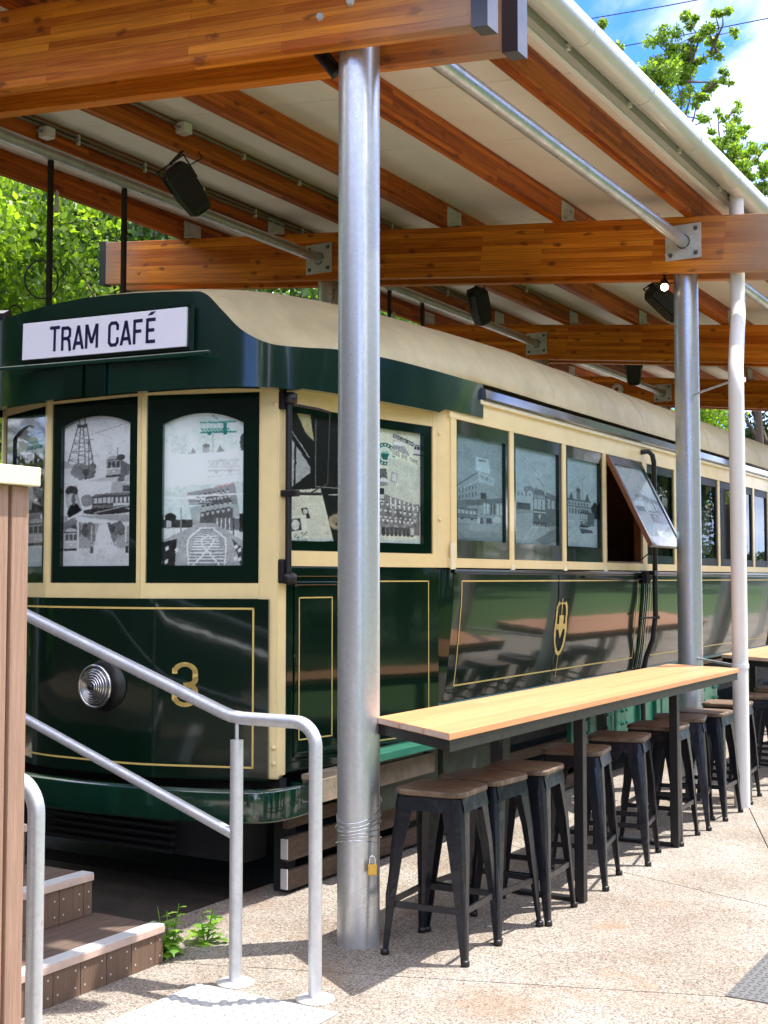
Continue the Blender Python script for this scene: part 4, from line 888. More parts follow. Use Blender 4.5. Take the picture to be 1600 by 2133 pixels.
cpoly([(yc-.04, z0c+.08), (yc-.035, z0c-.03), (yc+.0, z0c-.085), (yc+.035, z0c-.03), (yc+.04, z0c+.08)], .005)
strip([(yc, z0c+.06), (yc, z0c+.20)], .012); strip([(yc-.05, z0c+.165), (yc+.05, z0c+.165)], .010); strip([(yc, z0c-.2), (yc+.002, z0c-.36)], .008)
part(cr_, 'crest', M['gold'], 'gold shield with scrolls painted on side panel')
# window band
ub = MB(); ub.box(-3.56, -3.494, 6.60, YE, 1.665, 1.722); ub.box(-3.56, -3.492, 6.60, YE, 2.56, 2.71)
MUL = [7.47, 8.35, 9.145, 10.055, 10.87, 11.54, 12.22, 12.87, 13.52, 14.15, 14.8, 15.45, 16.1, 16.75, 17.4, 18.05, 18.7, 19.35, 20.0]
for y in MUL:
    h = .055 if abs(y-10.055) < .01 else .031
    ub.box(-3.56, -3.495, y-h, y+h, 1.722, 2.56)
ub.box(-3.56, -3.495, 6.62, 6.672, 1.722, 2.56)
part(ub, 'side_framing', M['cream'])
for y in MUL[:3]: part(MB().box(-3.495, -3.488, y-.03, y+.03, 1.64, 1.69, b=.004), 'sill_block', M['creamp'])
part(MB().box(-3.495, -3.485, 6.60, 6.66, 1.655, 1.81, b=.003), 'sill_block', M['creamp'])
mS = frame((-3.5, 0, 0), (0, 1, 0)); edges = [6.64]+MUL
cans = [can_build(), can_tram2(), can_dome()]
for i in range(len(edges)-1):
    a = edges[i]+(.055 if abs(edges[i]-10.055) < .01 else .031)+.001; b = edges[i+1]-(.055 if abs(edges[i+1]-10.055) < .01 else .031)-.001
    if i == 3: continue
    if i < 3: window(mS, a, b, 1.723, 2.559, cans[i], .045, .045, .11, .085, 0, fd=-.004, pm='panef')
    else:
        wf = window(mS, a, b, 1.723, 2.559, None, .04, .04, .07, .07, 0, fd=-.004, fm='green' if i < 6 else 'black', pm='paned')
        if i == 6: can_notice().mesh('notice', mS @ Matrix.Translation((a+.16, 1.83, 0)), .24, .42, wf, -.022)
        if i in (4, 6, 7, 9, 11): # drawn curtain behind glass
            cu = MB(); rows = []
            for z in (1.75, 2.5): rows.append([Vector((-3.60+.012*math.sin(k*1.9), a+.03+(b-a-.06)*(.15+.8*k/24 if i != 6 else .3+.6*k/24), z)) for k in range(25)])
            cu.grid(rows); cu.build('curtain', mat('curtain_cloth', ((.20, .23, .26), (.10, .09, .035))[i > 7], .8), wf)
# open hatch
ya, yb = 9.18, 9.995; HP = MB()
hu = Vector((0, 1, 0)); top = Vector((-3.485, ya, 2.55)); bot = Vector((-3.135, ya, 1.85)); dn = (bot-top)
Lh = dn.length; dz = -dn.normalized(); nrm = hu.cross(dz); mH = Matrix(((hu.x, dz.x, nrm.x, bot.x), (hu.y, dz.y, nrm.y, bot.y), (hu.z, dz.z, nrm.z, bot.z), (0, 0, 0, 1)))
hw = yb-ya-.06
hfr = ring(mH, [(0, 0), (hw, 0), (hw, Lh), (0, Lh)], [(.04, .08), (hw-.04, .08), (hw-.04, Lh-.07), (.04, Lh-.07)], -.02, .006, MB()).build('hatch', M['greenm'], TR, 'window flap propped open outwards')
c_ = can_tram2(); c_.a = np.clip(c_.a*.8+.02, 0, 1); c_.mesh('picture', mH @ Matrix.Translation((.036, .076, 0)), hw-.072, Lh-.138, hfr, -.010)
MB().add([mH @ Vector(p) for p in ((.04, .08, 0), (hw-.04, .08, 0), (hw-.04, Lh-.07, 0), (.04, Lh-.07, 0))], [(0, 1, 2, 3)]).build('pane', M['pane'], hfr)
MB().box(-.004, 0, 0, Lh, -.022, .007, mH).box(.0, hw, 0, Lh, -.028, -.021, mH).build('backing', M['wood'], hfr)
hs = MB(); hs.box(-3.56, -3.50, 9.178, 9.20, 1.722, 2.56); hs.box(-3.56, -3.50, 9.97, 9.998, 1.722, 2.56); hs.box(-3.56, -3.50, 9.178, 9.998, 1.722, 1.735); part(hs, 'hatch_jamb', M['wood'])
hsx = MB().tube([(-3.49, 9.93, 1.75), (-3.22, 9.94, 1.98)], .005, 6); part(hsx, 'prop_stay', M['black'])
# interior seen through the hatch
it = MB(); it.box(-6.0, -5.95, 6.9, YE-.1, .8, 2.6); it.box(-5.95, -3.62, 6.7, 6.75, .8, 2.6); it.box(-5.95, -3.62, 10.6, 10.65, .8, 2.6); it.box(-4.6, -4.0, 9.9, 10.2, .8, 2.6); part(it, 'interior_wall', M['wood'])
it = MB(); it.box(-5.95, -3.6, 6.7, YE, .78, .80); it.box(-4.2, -3.62, 8.8, 10.4, 1.60, 1.64); part(it, 'counter', M['wood'])
it = MB(); it.box(-5.93, -5.90, 9.2, 9.4, 1.9, 2.2); it.box(-4.55, -4.3, 9.89, 9.898, 2.12, 2.38); it.box(-4.25, -4.12, 9.89, 9.898, 2.0, 2.12); it.box(-4.5, -4.42, 9.885, 9.893, 1.95, 2.05); part(it, 'pinned_note', M['paper'])
it = MB(); it.box(-3.95, -3.70, 9.35, 9.75, 1.64, 1.86, b=.02); part(it, 'counter_box', mat('buff_card', (.42, .32, .14), .6))
# cantrail trims: molding and dark glossy gutter
tm = MB(); tm.box(-3.495, -3.470, 6.98, YE, 2.685, 2.712, b=.005); part(tm, 'cantrail_molding', M['creamp'])
tg = MB(); rows = []
for y in (7.0, YE): rows.append([Vector(p) for p in ((-3.500, y, 2.712), (-3.458, y, 2.713), (-3.448, y, 2.722), (-3.452, y, 2.775), (-3.49, y, 2.80))])
tg.grid(rows, False); tg.add([(-3.5, 7.0, 2.712), (-3.458, 7.0, 2.713), (-3.448, 7.0, 2.722), (-3.452, 7, 2.775), (-3.49, 7, 2.80)], [(0, 1, 2, 3, 4)])
part(tg, 'rain_gutter', mat('tarnished_gutter', (.30, .29, .25), .12, .6, noise=.75, nscale=3, coat=.6, stretch=(1, .5, 1)))
# plan curve of the roof end / green fascia (right side -> centre -> left)
def spl(P, n=8):
    out = []
    for i in range(len(P)-1):
        p0, p1, p2, p3 = (Vector(P[max(i-1, 0)]), Vector(P[i]), Vector(P[i+1]), Vector(P[min(i+2, len(P)-1)]))
        for k in range(n):
            t = k/n; out.append(.5*((2*p1)+(-p0+p2)*t+(2*p0-5*p1+4*p2-p3)*t*t+(-p0+3*p1-3*p2+p3)*t**3))
    out.append(Vector(P[-1])); return out
half = [(-3.478, 7.02, 2.812), (-3.482, 6.70, 2.812), (-3.50, 6.35, 2.816), (-3.54, 5.95, 2.82), (-3.60, 5.55, 2.812), (-3.66, 5.30, 2.79), (-3.74, 5.12, 2.79), (-3.84, 5.03, 2.85), (-3.93, 4.985, 2.95), (-4.02, 4.95, 3.045), (-4.12, 4.925, 3.062), (-4.30, 4.90, 3.075), (-4.54, 4.88, 3.088), (XC, 4.875, 3.095)]
hp = spl(half, 6); full_ = hp+[Vector((2*XC-p.x, p.y, p.z)) for p in hp[-2::-1]]
def zlow(p): return 2.60 if p.y > 6.5 else (2.575 if p.y > 5.3 else 2.565)
fa = MB(); fa.grid([[Vector((p.x, p.y, zlow(p))) for p in full_], [p for p in full_]]); fa.grid([[Vector((p.x, p.y, zlow(p))) for p in full_], [Vector((p.x+(XC-p.x)*.04, p.y+.05, zlow(p))) for p in full_]])
part(fa, 'roof_fascia', mat('fascia_green_paint', (.002, .020, .012), .2, coat=1, coatior=1.36, noise=.2, nscale=4))
# roof loft
NT = len(full_); cx_s = 0
def section(t, y):  # t 0..1 right to left
    a = math.pi*t; return Vector((XC+1.335*math.copysign(abs(math.cos(a))**.8, math.cos(a)), y, 2.80+.53*abs(math.sin(a))**.85))
# parameter of each rim point by plan angle
ts = []
acc = [0]
for a, b in zip(full_[:-1], full_[1:]): acc.append(acc[-1]+(b-a).length)
tot = acc[-1]; l_side = acc[6*4]
for q in acc:
    f = q/tot; ts.append(f)
def remap(f):
    s0 = l_side/tot
    if f < s0: return .0+.10*(f/s0)
    if f > 1-s0: return 1-.10*((1-f)/s0)
    return .10+.80*(f-s0)/(1-2*s0)
rows = []
for s_ in np.linspace(0, 1, 14):
    r = []
    for p, f in zip(full_, ts):
        q = section(remap(f), 7.9)
        mid = Vector(((p.x*.45+q.x*.55), p.y+(q.y-p.y)*.22, q.z*.93+p.z*.07)); mid.z = max(mid.z, p.z)
        r.append(p*(1-s_)**2+mid*2*s_*(1-s_)+q*s_*s_)
    rows.append(r)
rows2 = [[section(remap(f), y) for f in ts] for y in (7.9, 12, 16, YE)]
rf = MB().grid(rows+rows2[1:]); rfo = part(rf, 'roof', M['roofc'])
for y in [8.05+.92*i for i in range(13)]:
    sm = MB(); sm.tube([section(.02+.96*k/30, y)+Vector((0, 0, .0)) for k in range(31)], .005, 6); sm.build('roof_seam', M['roofc'], rfo)
# destination board with lettering
SA, SB = Vector((-5.19, 4.846, 0)), Vector((-4.075, 4.885, 0))
mD = frame((SA.x, SA.y, 0), SB-SA); LD = (SB-SA).length; mD = mD @ Matrix.Translation((0, 2.9, 0)) @ Matrix.Rotation(R(-1.2), 4, 'Z') @ Matrix.Translation((0, -2.9, 0))
sb_ = MB().box(-.018, LD+.016, 2.775, 3.004, -.03, .004, mD); part(sb_, 'sign_backing', M['green'])
sg = MB().box(0, LD, 2.790, 2.990, .004, .018, mD, b=.002).build('sign_board', M['board'], TR, 'white sign reading TRAM CAFÉ')
GL = {'T': [[(0, 5), (3, 5)], [(1.5, 5), (1.5, 0)]], 'R': [[(.3, 0), (.3, 5)], [(.3, 4.7), (1.9, 4.7), (2.5, 4.3), (2.5, 3), (1.9, 2.5), (.3, 2.5)], [(1.7, 2.5), (2.3, 2), (2.6, 0)]],
      'A': [[(.2, 0), (1.5, 5)], [(1.5, 5), (2.8, 0)], [(.7, 1.3), (2.3, 1.3)]], 'M': [[(.3, 0), (.3, 5)], [(.4, 5), (1.85, 1)], [(3.3, 5), (1.85, 1)], [(3.4, 5), (3.4, 0)]],
      'C': [[(2.7, 3.4), (2.7, 4.2), (2.2, 4.75), (.9, 4.75), (.35, 4.2), (.35, .8), (.9, .25), (2.2, .25), (2.7, .8), (2.7, 1.6)]], 'F': [[(.35, 0), (.35, 5)], [(.3, 4.7), (2.6, 4.7)], [(.3, 2.6), (2.3, 2.6)]],
      'É': [[(.35, 0), (.35, 5)], [(.3, 4.7), (2.6, 4.7)], [(.3, 2.6), (2.3, 2.6)], [(.3, .3), (2.6, .3)], [(1.0, 5.6), (2.0, 6.3)]], ' ': []}
x = .20; k_ = .0256; tw = .0182
for ch in 'TRAM CAFÉ':
    lt = MB()
    for stn in GL[ch]:
        for a, b in zip(stn[:-1], stn[1:]):
            A_ = Vector((x+a[0]*k_*.925, 2.822+a[1]*k_, 0)); B_ = Vector((x+b[0]*k_*.925, 2.822+b[1]*k_, 0)); u = (B_-A_).normalized(); n_ = Vector((-u.y, u.x, 0))*tw/2
            if len(stn) > 2: A_ -= u*.004; B_ += u*.004
            if len(stn) == 2 and abs(u.y) > .3: 
                lo = 2.822; hi = 2.822+5*k_*(1 if max(a[1], b[1]) < 5.3 else 1.3)
                n_ = Vector((tw/2/max(abs(u.y), .35), 0, 0))*(-1 if u.y > 0 else 1)
            lt.add([mD @ Vector((p.x, p.y, .0195)) for p in (A_-n_, B_-n_, B_+n_, A_+n_)], [(0, 1, 2, 3)])
    if ch != ' ': lt.build('letter', M['ink'], sg)
    x += k_*.925*({'M': 4.4, ' ': 2.2, 'T': 3.55}.get(ch, 3.55))
lg = MB().box(-.30, LD+.15, 2.738, 2.762, .0, .024, mD, b=.006); part(lg, 'sign_ledge', M['greenm'])
cs = MB(); 
for xx in (-.0, .07): cs.box(.30+xx*2.2, .43+xx*2.2, 2.57, 2.735, .0, .010, mD)
part(cs, 'cover_plate', M['green'])
# bumper
bm_ = MB(); bpath = spl([(-3.66, 5.40, 0), (-3.655, 5.22, 0), (-3.70, 5.06, 0), (-3.84, 4.97, 0), (-4.2, 4.86, 0), (XC, 4.80, 0), (2*XC+4.2, 4.86, 0), (2*XC+3.84, 4.97, 0), (2*XC+3.7, 5.06, 0)], 6)
bm_.grid([[Vector((p.x-(p.x-XC)*.05*k[0], p.y+.10*k[0], k[1])) for p in bpath] for k in ((1, .55), (0, .553), (-.02, .545), (-.02, .41), (0, .402), (1, .41))])
e0 = bpath[0]; bm_.box(e0.x-.12, e0.x+.001, e0.y-.03, e0.y+.015, .403, .552, b=.01)
part(bm_, 'bumper', M['bumper'])
gr = MB()
for k in range(6): gr.box(-5.3, -4.35, 5.12, 5.15, .17+.04*k, .185+.04*k)
part(gr, 'lifeguard_slat', mat('slat_black', (.003, .003, .003), .9), kind=None) if False else gr.build('lifeguard_slat', mat('slat_black', (.003, .003, .003), .9), TR, kind='stuff')  # slats in one even near-black
MB().box(-6.6, -3.80, 5.45, 21, -.06, .004).build('tram_shade', mat('painted_shade_black', (.012, .010, .009), .95, noise=.5, nscale=30, bump=.8), kind='structure')  # near-black sheet on the ground, painted to stand for shade under the tram
# sill, solebar, underframe
ul = MB(); ul.box(-3.70, -3.62, 5.36, 6.5, .575, .60); ul.box(-3.72, -3.60, 5.40, 6.6, .46, .574); part(ul, 'platform_sill', M['sill'])
us = MB(); us.box(-3.62, -3.47, 5.75, 7.25, .628, .672, b=.004); us.box(-3.60, -3.44, 7.3, 9.2, .60, .66, b=.004); part(us, 'step_board', M['teal'])
sk_ = MB(); sk_.box(-3.70, -3.66, 5.8, 6.75, .30, .62); sk_.box(-3.69, -3.65, 6.80, 7.75, .32, .62); part(sk_, 'skirt_sheet', M['skirt'])
so = MB(); so.box(-3.60, -3.56, 8.6, 12.3, .36, .74, b=.006); so.box(-3.56, -3.52, 8.6, 12.3, .70, .74, b=.004); so.box(-3.56, -3.53, 10.4, 10.5, .36, .70); so.box(-3.56, -3.53, 9.15, 9.23, .36, .70)
soo = part(so, 'solebar', M['teal'])
bb = MB()
for y in np.arange(8.8, 12.2, .42):
    for z in (.62, .55, .45): bolt(bb, (-3.558, y, z), (1, 0, 0), .016, .02); bolt(bb, (-3.558, y+.08, z), (1, 0, 0), .013, .02)
bb.build('bolt', M['teal'], soo)
pr_ = MB()
for y in np.arange(8.9, 12.2, .55): pr_.tube([(-3.54, y, .38), (-3.54, y, .60)], .012, 8); pr_.lathe([(.035, 0), (.035, .03), (.02, .05)], 12, Matrix.Translation((-3.54, y, .60)))
pr_.build('brake_rod', M['teal'], soo)
uf = MB(); uf.box(-5.9, -3.75, 5.5, YE, .45, .82); uf.box(-5.6, -3.95, 5.2, 5.4, .15, .57); uf.box(-5.9, -3.78, 5.28, 5.34, .40, .58); part(uf, 'underframe', M['dark'])
for y in (7.9, 10.3, 15, 17.5):
    for xx in (-3.95, -5.6):
        whl = MB().lathe([(.05, -.06), (.12, -.05), (.13, -.02), (.34, -.02), (.36, -.05), (.40, -.05), (.40, .05), (.05, .05)], 28, Matrix.Translation((xx, y, .40)) @ Matrix.Rotation(R(90), 4, 'Y')); part(whl, 'wheel', M['dark'])
sp3 = MB()
for y in (7.35, 7.52):
    for k in range(9): sp3.tube(arc((-3.78, y, .22+.035*k), .055, 0, 2*math.pi*15/16, 15, (1, 0, 0), (0, 1, 0)), .009, 6, closed=True)
part(sp3, 'coil_spring', M['black'])
# far side, rear wall: plain shell so that the car body is closed
sh_ = MB(); sh_.box(-6.05, -6.0, 6.6, YE, .86, 1.665); sh_.box(-6.05, -3.6, YE-.05, YE, .86, 2.8); part(sh_, 'far_panel', M['green'])
sh_ = MB(); sh_.box(-6.05, -6.0, 6.6, YE, 1.665, 2.8); part(sh_, 'far_band', M['cream'])
fp = MB(); mFP = frame((-5.99, 6.55, 0), Vector((FL[3][0]+5.99, FL[3][1]-6.55, 0))); fp.box(0, 1.31, .6, 2.7, -.04, 0, mFP); part(fp, 'far_platform_panel', M['green'])
# conduit pole on the side and cab mirror rods
vp = MB().tube([(-3.49, 9.96, 2.64), (-3.44, 10.0, 2.65), (-3.42, 10.04, 2.62), (-3.415, 10.06, 2.56), (-3.415, 10.06, 1.3), (-3.44, 10.06, 1.1), (-3.50, 10.06, .95), (-3.53, 10.06, .8), (-3.53, 10.06, .40)], .021, 12); part(vp, 'vent_pipe', M['black'])
cl = MB(); cl.box(-3.50, -3.395, 9.99, 10.08, 1.625, 1.665, b=.006); cl.box(-3.49, -3.44, 9.94, 10.0, 1.56, 1.66, b=.006); cl.tube([(-3.49, 9.90, 1.28), (-3.40, 10.07, 1.28)], .008, 8); cl.lathe([(.018, 0), (.022, .01), (.01, .03)], 12, Matrix.Translation((-3.40, 10.07, 1.27))); part(cl, 'pipe_bracket', M['black'])
cb = MB(); cb.tube([(-3.49, 9.94, 1.60), (-3.48, 9.7, 1.575), (-3.49, 9.3, 1.60), (-3.49, 8.7, 1.612)], .007, 6); part(cb, 'cable', M['black'])
mr = MB(); xa, yaa = -3.735, 5.285
mr.tube([(xa, yaa, 1.60), (xa, yaa, 2.545)], .017, 12); mr.box(xa-.06, xa-.01, yaa-.035, yaa+.0, 1.575, 1.70, b=.01); mr.box(xa-.06, xa-.01, yaa-.035, yaa+.0, 2.47, 2.57, b=.01)
for z in (1.60, 2.53): mr.lathe([(.02, -.03), (.036, -.025), (.036, .02), (.018, .03)], 14, Matrix.Translation((xa+.01, yaa, z)))
mr.box(xa-.05, xa+.06, yaa-.02, yaa+.02, 2.02, 2.055, b=.008); mr.tube([(xa-.09, yaa-.02, 2.04), (xa+.14, yaa+.10, 2.035)], .008, 8); mr.tube([(xa, yaa, 2.50), (xa+.06, yaa+.18, 2.49), (xa+.08, yaa+.26, 2.48)], .008, 8)
mr.tube([(xa+.08, yaa+.26, 2.48), (xa+.08, yaa+.24, 2.1), (xa+.06, yaa+.10, 2.04)], .005, 6)
part(mr, 'mirror_rod', M['black'])

# ================================================================== SLAT BASE under the tram
SLB = empty('slat_wall', (-3.75, 5.3, 0), 'low wall of dark timber slats under the side of the tram', 'slat wall')
for k, (z0, z1) in enumerate(((.02, .115), (.165, .285), (.33, .40))):
    MB().box(-3.765, -3.735, 5.29-.0*k, 9.4, z0, z1, b=.003).build('slat', M['slat'], SLB)
for y in (5.33, 6.6, 7.9, 9.2): MB().box(-3.85, -3.77, y, y+.08, 0, .42).build('post', M['dark'], SLB)
for z in (.03, .18): MB().box(-3.768, -3.728, 5.275, 5.283, z, z+.10).build('end_cap', M['nose'], SLB)

# ================================================================== TABLES
def table(y0, y1, posts, label, k0=.36, k1=.2):
    t = empty('bar_table', (-2.62, (y0+y1)/2, 0), label, 'table', 'long bar tables beside the tram')
    nb_ = 3; xw = (-2.345+2.90)/nb_; I4 = Matrix.Identity(4)
    ya = lambda x: y0+k0*(-2.345-x)/.555
    yb = lambda x: y1+k1*(-2.345-x)/.555
    for i in range(nb_):
        xa = -2.90+xw*i+.001; xb = xa+xw-.002
        P = [(xa, ya(xa)), (xb, ya(xb)), (xb, yb(xb)), (xa, yb(xa))]
        o = MB().prism(P, .962, .99, I4).build('tabletop_board', M['table'], t)
        bv = o.modifiers.new('b', 'BEVEL'); bv.width = .002; bv.segments = 2
        e = .0012; MB().prism([(xa+.004, ya(xa+.004)-e), (xb-.004, ya(xb-.004)-e), (xb-.004, ya(xb-.004)+.001), (xa+.004, ya(xa+.004)+.001)], .965, .986, I4).build('board_end', M['tablee'], o)
    ap = MB()
    def bar(x0, x1, z0=.914, z1=.960): ap.prism([(x0, ya(x0)+.012), (x1, ya(x1)+.012), (x1, yb(x1)-.012), (x0, yb(x0)-.012)], z0, z1, I4)
    bar(-2.893, -2.85); bar(-2.396, -2.353)
    for f, o_ in ((ya, .014), (yb, -.054)): ap.prism([(-2.849, f(-2.849)+o_), (-2.397, f(-2.397)+o_), (-2.397, f(-2.397)+o_+.04), (-2.849, f(-2.849)+o_+.04)], .916, .958, I4)
    ap.build('steel_frame', M['black'], t)
    for y in posts:
        for x in (-2.41, -2.87): MB().box(x-.025, x+.025, y-.025, y+.025, .0, .912, b=.003).build('leg', M['black'], t)
        MB().box(-2.86, -2.42, y-.025, y+.025, .004, .02).build('floor_bar', M['black'], t)
    return t
table(4.42, 8.62, (5.93, 7.42), 'long narrow bar table with pale orange timber top right of the nearest big post')
table(9.78, 13.9, (11.0, 12.6), 'second long bar table with pale timber top, beyond the white downpipe')
tablex = None

# ================================================================== STOOLS
def make_stool():
    t = empty('bar_stool', (0, 0, 0)); H = .70; a, b = .135, .185      # half width of leg corners at top and foot
    se = MB(); rr = .06; hw_ = .165; P = []
    for (sx, sy, a0) in ((1, 1, 0), (-1, 1, 90), (-1, -1, 180), (1, -1, 270)):
        for k in range(6): q = R(a0+90*k/5); P.append((sx*(hw_-rr)+rr*math.cos(q), sy*(hw_-rr)+rr*math.sin(q)))
    rows = [[Vector((x*s_, y*s_, z)) for x, y in P] for s_, z in ((.94, H-.026), (1, H-.022), (1, H-.006), (.985, H-.001), (.95, H), (.5, H), (.02, H))]
    se.grid(rows, True, True); se.add(rows[0], [tuple(range(len(P)))[::-1]])
    se.build('seat', M['seat'], t)
    fr = MB()
    hw2 = .152
    for (p, q) in (((-hw2, -hw2), (hw2, -hw2)), ((hw2, -hw2), (hw2, hw2)), ((hw2, hw2), (-hw2, hw2)), ((-hw2, hw2), (-hw2, -hw2))):
        d = Vector((q[0]-p[0], q[1]-p[1], 0)).normalized(); n_ = Vector((d.y, -d.x, 0))
        A_, B_ = Vector((*p, 0)), Vector((*q, 0)); k = n_*.012
        fr.add([A_+d*.02+Vector((0, 0, H-.028)), B_-d*.02+Vector((0, 0, H-.028)), B_-d*.02+k+Vector((0, 0, H-.085)), A_+d*.02+k+Vector((0, 0, H-.085))], [(0, 1, 2, 3)])
        fr.add([A_+d*.02-n_*.006+Vector((0, 0, H-.028)), B_-d*.02-n_*.006+Vector((0, 0, H-.028)), B_-d*.02+k-n_*.006+Vector((0, 0, H-.085)), A_+d*.02+k-n_*.006+Vector((0, 0, H-.085))], [(3, 2, 1, 0)])
    fr.box(-.14, .14, -.14, .14, H-.032, H-.027); fr.build('seat_frame', M['stool'], t)
    for sx, sy in ((1, 1), (-1, 1), (-1, -1), (1, -1)):
        lg = MB(); rows = []
        for z, c, wd, r_ in ((H-.03, .153, .094, .034), (H-.10, .161, .088, .032), (.45, .174, .068, .026), (.25, .183, .046, .018), (.10, .191, .034, .014), (.03, .195, .027, .012), (0, .197, .025, .012)):
            L_ = []
            for q in ((c-wd, c), (c-r_, c), (c-r_*.3, c-r_*.3+.004), (c, c-r_), (c, c-wd), (c-.006, c-wd), (c-.008, c-r_-.004), (c-r_-.004, c-.008), (c-wd, c-.006)):
                L_.append(Vector((sx*q[0], sy*q[1], z)))
            rows.append(L_)
        lg.grid(rows, False, True); lg.add(rows[-1], [tuple(range(9))])
        # pressed rib on the corner
        lg.tube([(sx*(.176-.012), sy*(.176-.012), .40), (sx*(.184-.009), sy*(.184-.009), .25), (sx*(.190-.008), sy*(.190-.008), .12)], [.004, .012, .004], 6)
        lo = lg.build('leg', M['stool'], t)
        MB().lathe([(.012, 0), (.019, .002), (.019, .022), (.012, .026)], 10, Matrix.Translation((sx*.186, sy*.186, 0))).build('foot', M['black'], lo)
    c = .180
    for (p, q) in (((-c, -c), (c, -c)), ((c, -c), (c, c)), ((c, c), (-c, c)), ((-c, c), (-c, -c))):
        P_, Q_ = Vector((*p, .215)), Vector((*q, .215)); d = (Q_-P_).normalized(); P_ += d*.03; Q_ -= d*.03
        s_ = MB(); n_ = Vector((d.y, -d.x, 0))
        s_.add([P_+Vector((0, 0, .013)), Q_+Vector((0, 0, .013)), Q_-Vector((0, 0, .013)), P_-Vector((0, 0, .013))]+[v-n_*.010 for v in (P_+Vector((0, 0, .013)), Q_+Vector((0, 0, .013)), Q_-Vector((0, 0, .013)), P_-Vector((0, 0, .013)))], [(0, 1, 2, 3), (7, 6, 5, 4), (0, 4, 5, 1), (3, 2, 6, 7)])
        s_.build('footrest', M['stool'], t)
    xb = MB(); xb.tube([(-.15, -.15, H-.12), (0, 0, H-.06), (.15, .15, H-.12)], .006, 6); xb.tube([(-.15, .15, H-.12), (0, 0, H-.066), (.15, -.15, H-.12)], .006, 6); xb.build('cross_brace', M['stool'], t)
    return t
ST = [(-2.625, 4.88, 4, 'dark metal stool with worn timber seat nearest the big galvanised post'),
      (-2.61, 5.25, -5, 'second dark metal stool from the near end of the bar table'),
      (-2.575, 5.62, 4, 'third dark metal stool, just in front of the first black table leg'),
      (-2.60, 6.35, 10, 'dark metal stool half hidden behind the first black table leg'),
      (-2.60, 7.00, 10, 'dark metal stool between the two black legs of the near table'),
      (-2.58, 7.63, 2, 'dark metal stool partly hidden behind the second black table leg'),
      (-2.605, 8.14, 13, 'dark metal stool with grey brown seat just past the second table leg'),
      (-2.565, 8.55, 0, 'dark metal stool left of the white downpipe, its seat edge in sun'),
      (-2.60, 9.24, 5, 'dark metal stool behind the white downpipe, seat showing on both sides'),
      (-2.55, 9.95, -4, 'dark metal stool under the near end of the second table'),
      (-2.59, 10.65, 6, 'dark metal stool second along the far table, at the right edge'),
      (-2.57, 11.5, -3, 'farthest visible dark metal stool under the second table')]
base = make_stool()
for i, (x, y, a, lab) in enumerate(ST):
    o = base if i == 0 else copy_tree(base)
    o.location = (x, y, 0); o.rotation_euler = (0, 0, R(a)); o['label'] = lab; o['category'] = 'stool'; o['group'] = 'bar stools along the tables'

# ================================================================== HANDRAILS
def flange(mb, x, y): mb.lathe([(.075, .001), (.075, .007), (.045, .012), (.03, .012)], 28, Matrix.Translation((x, y, 0)))
HR = empty('handrail', (-3.1, 4.05, 0), 'galvanised pipe handrail sloping up past the number 3 to the left', 'handrail', 'handrails of the steps')
yr = 4.05; r0 = .026
sl = .335
top = [(-5.6, yr, 1.047+sl*(5.6-3.14)), (-3.20, yr, 1.067)]+[(-3.14, yr, 1.049), (-3.08, yr, 1.043)]+[(-2.86, yr, 1.043)]+arc((-2.82, yr, .953), .09, R(90), 0, 8, (1, 0, 0), (0, 0, 1))[0:]+[(-2.73, yr, .85), (-2.73, yr, 0.0)]
MB().tube(top, r0, 20).build('top_rail', M['rail'], HR)
MB().tube([(-5.6, yr, .58+sl*(5.6-3.13)), (-3.12, yr, .58)], .021, 18).build('lower_rail', M['rail'], HR)
p_ = MB().tube([(-3.11, yr, 0), (-3.11, yr, .955)], r0, 20); p_.tube([(-3.11, yr, .95), (-3.11, yr, 1.03)], .008, 10); p_.build('post', M['rail'], HR)
f_ = MB(); flange(f_, -3.11, yr); f_.build('flange', M['galvd'], HR); f_ = MB(); flange(f_, -2.73, yr); f_.build('flange', M['galvd'], HR)
MB().tube([(-4.6, yr, .3), (-4.6, yr, 1.50)], r0, 16).build('post', M['rail'], HR)
HL = empty('handrail', (-2.9, 2.77, 0), 'bright galvanised handrail end loop beside the brown pillar', 'handrail', 'handrails of the steps')
yl = 2.77
MB().tube([(-5.6, yl, 1.0+sl*2.0), (-3.6, yl, 1.0), (-3.5, yl, .985), (-3.08, yl, .985)]+arc((-2.985, yl, .887), .098, R(90), 0, 8, (1, 0, 0), (0, 0, 1))+[(-2.887, yl, .7), (-2.887, yl, 0)], r0, 20).build('top_rail', M['rail'], HL)
f_ = MB(); flange(f_, -2.887, yl); f_.build('flange', M['galvd'], HL)

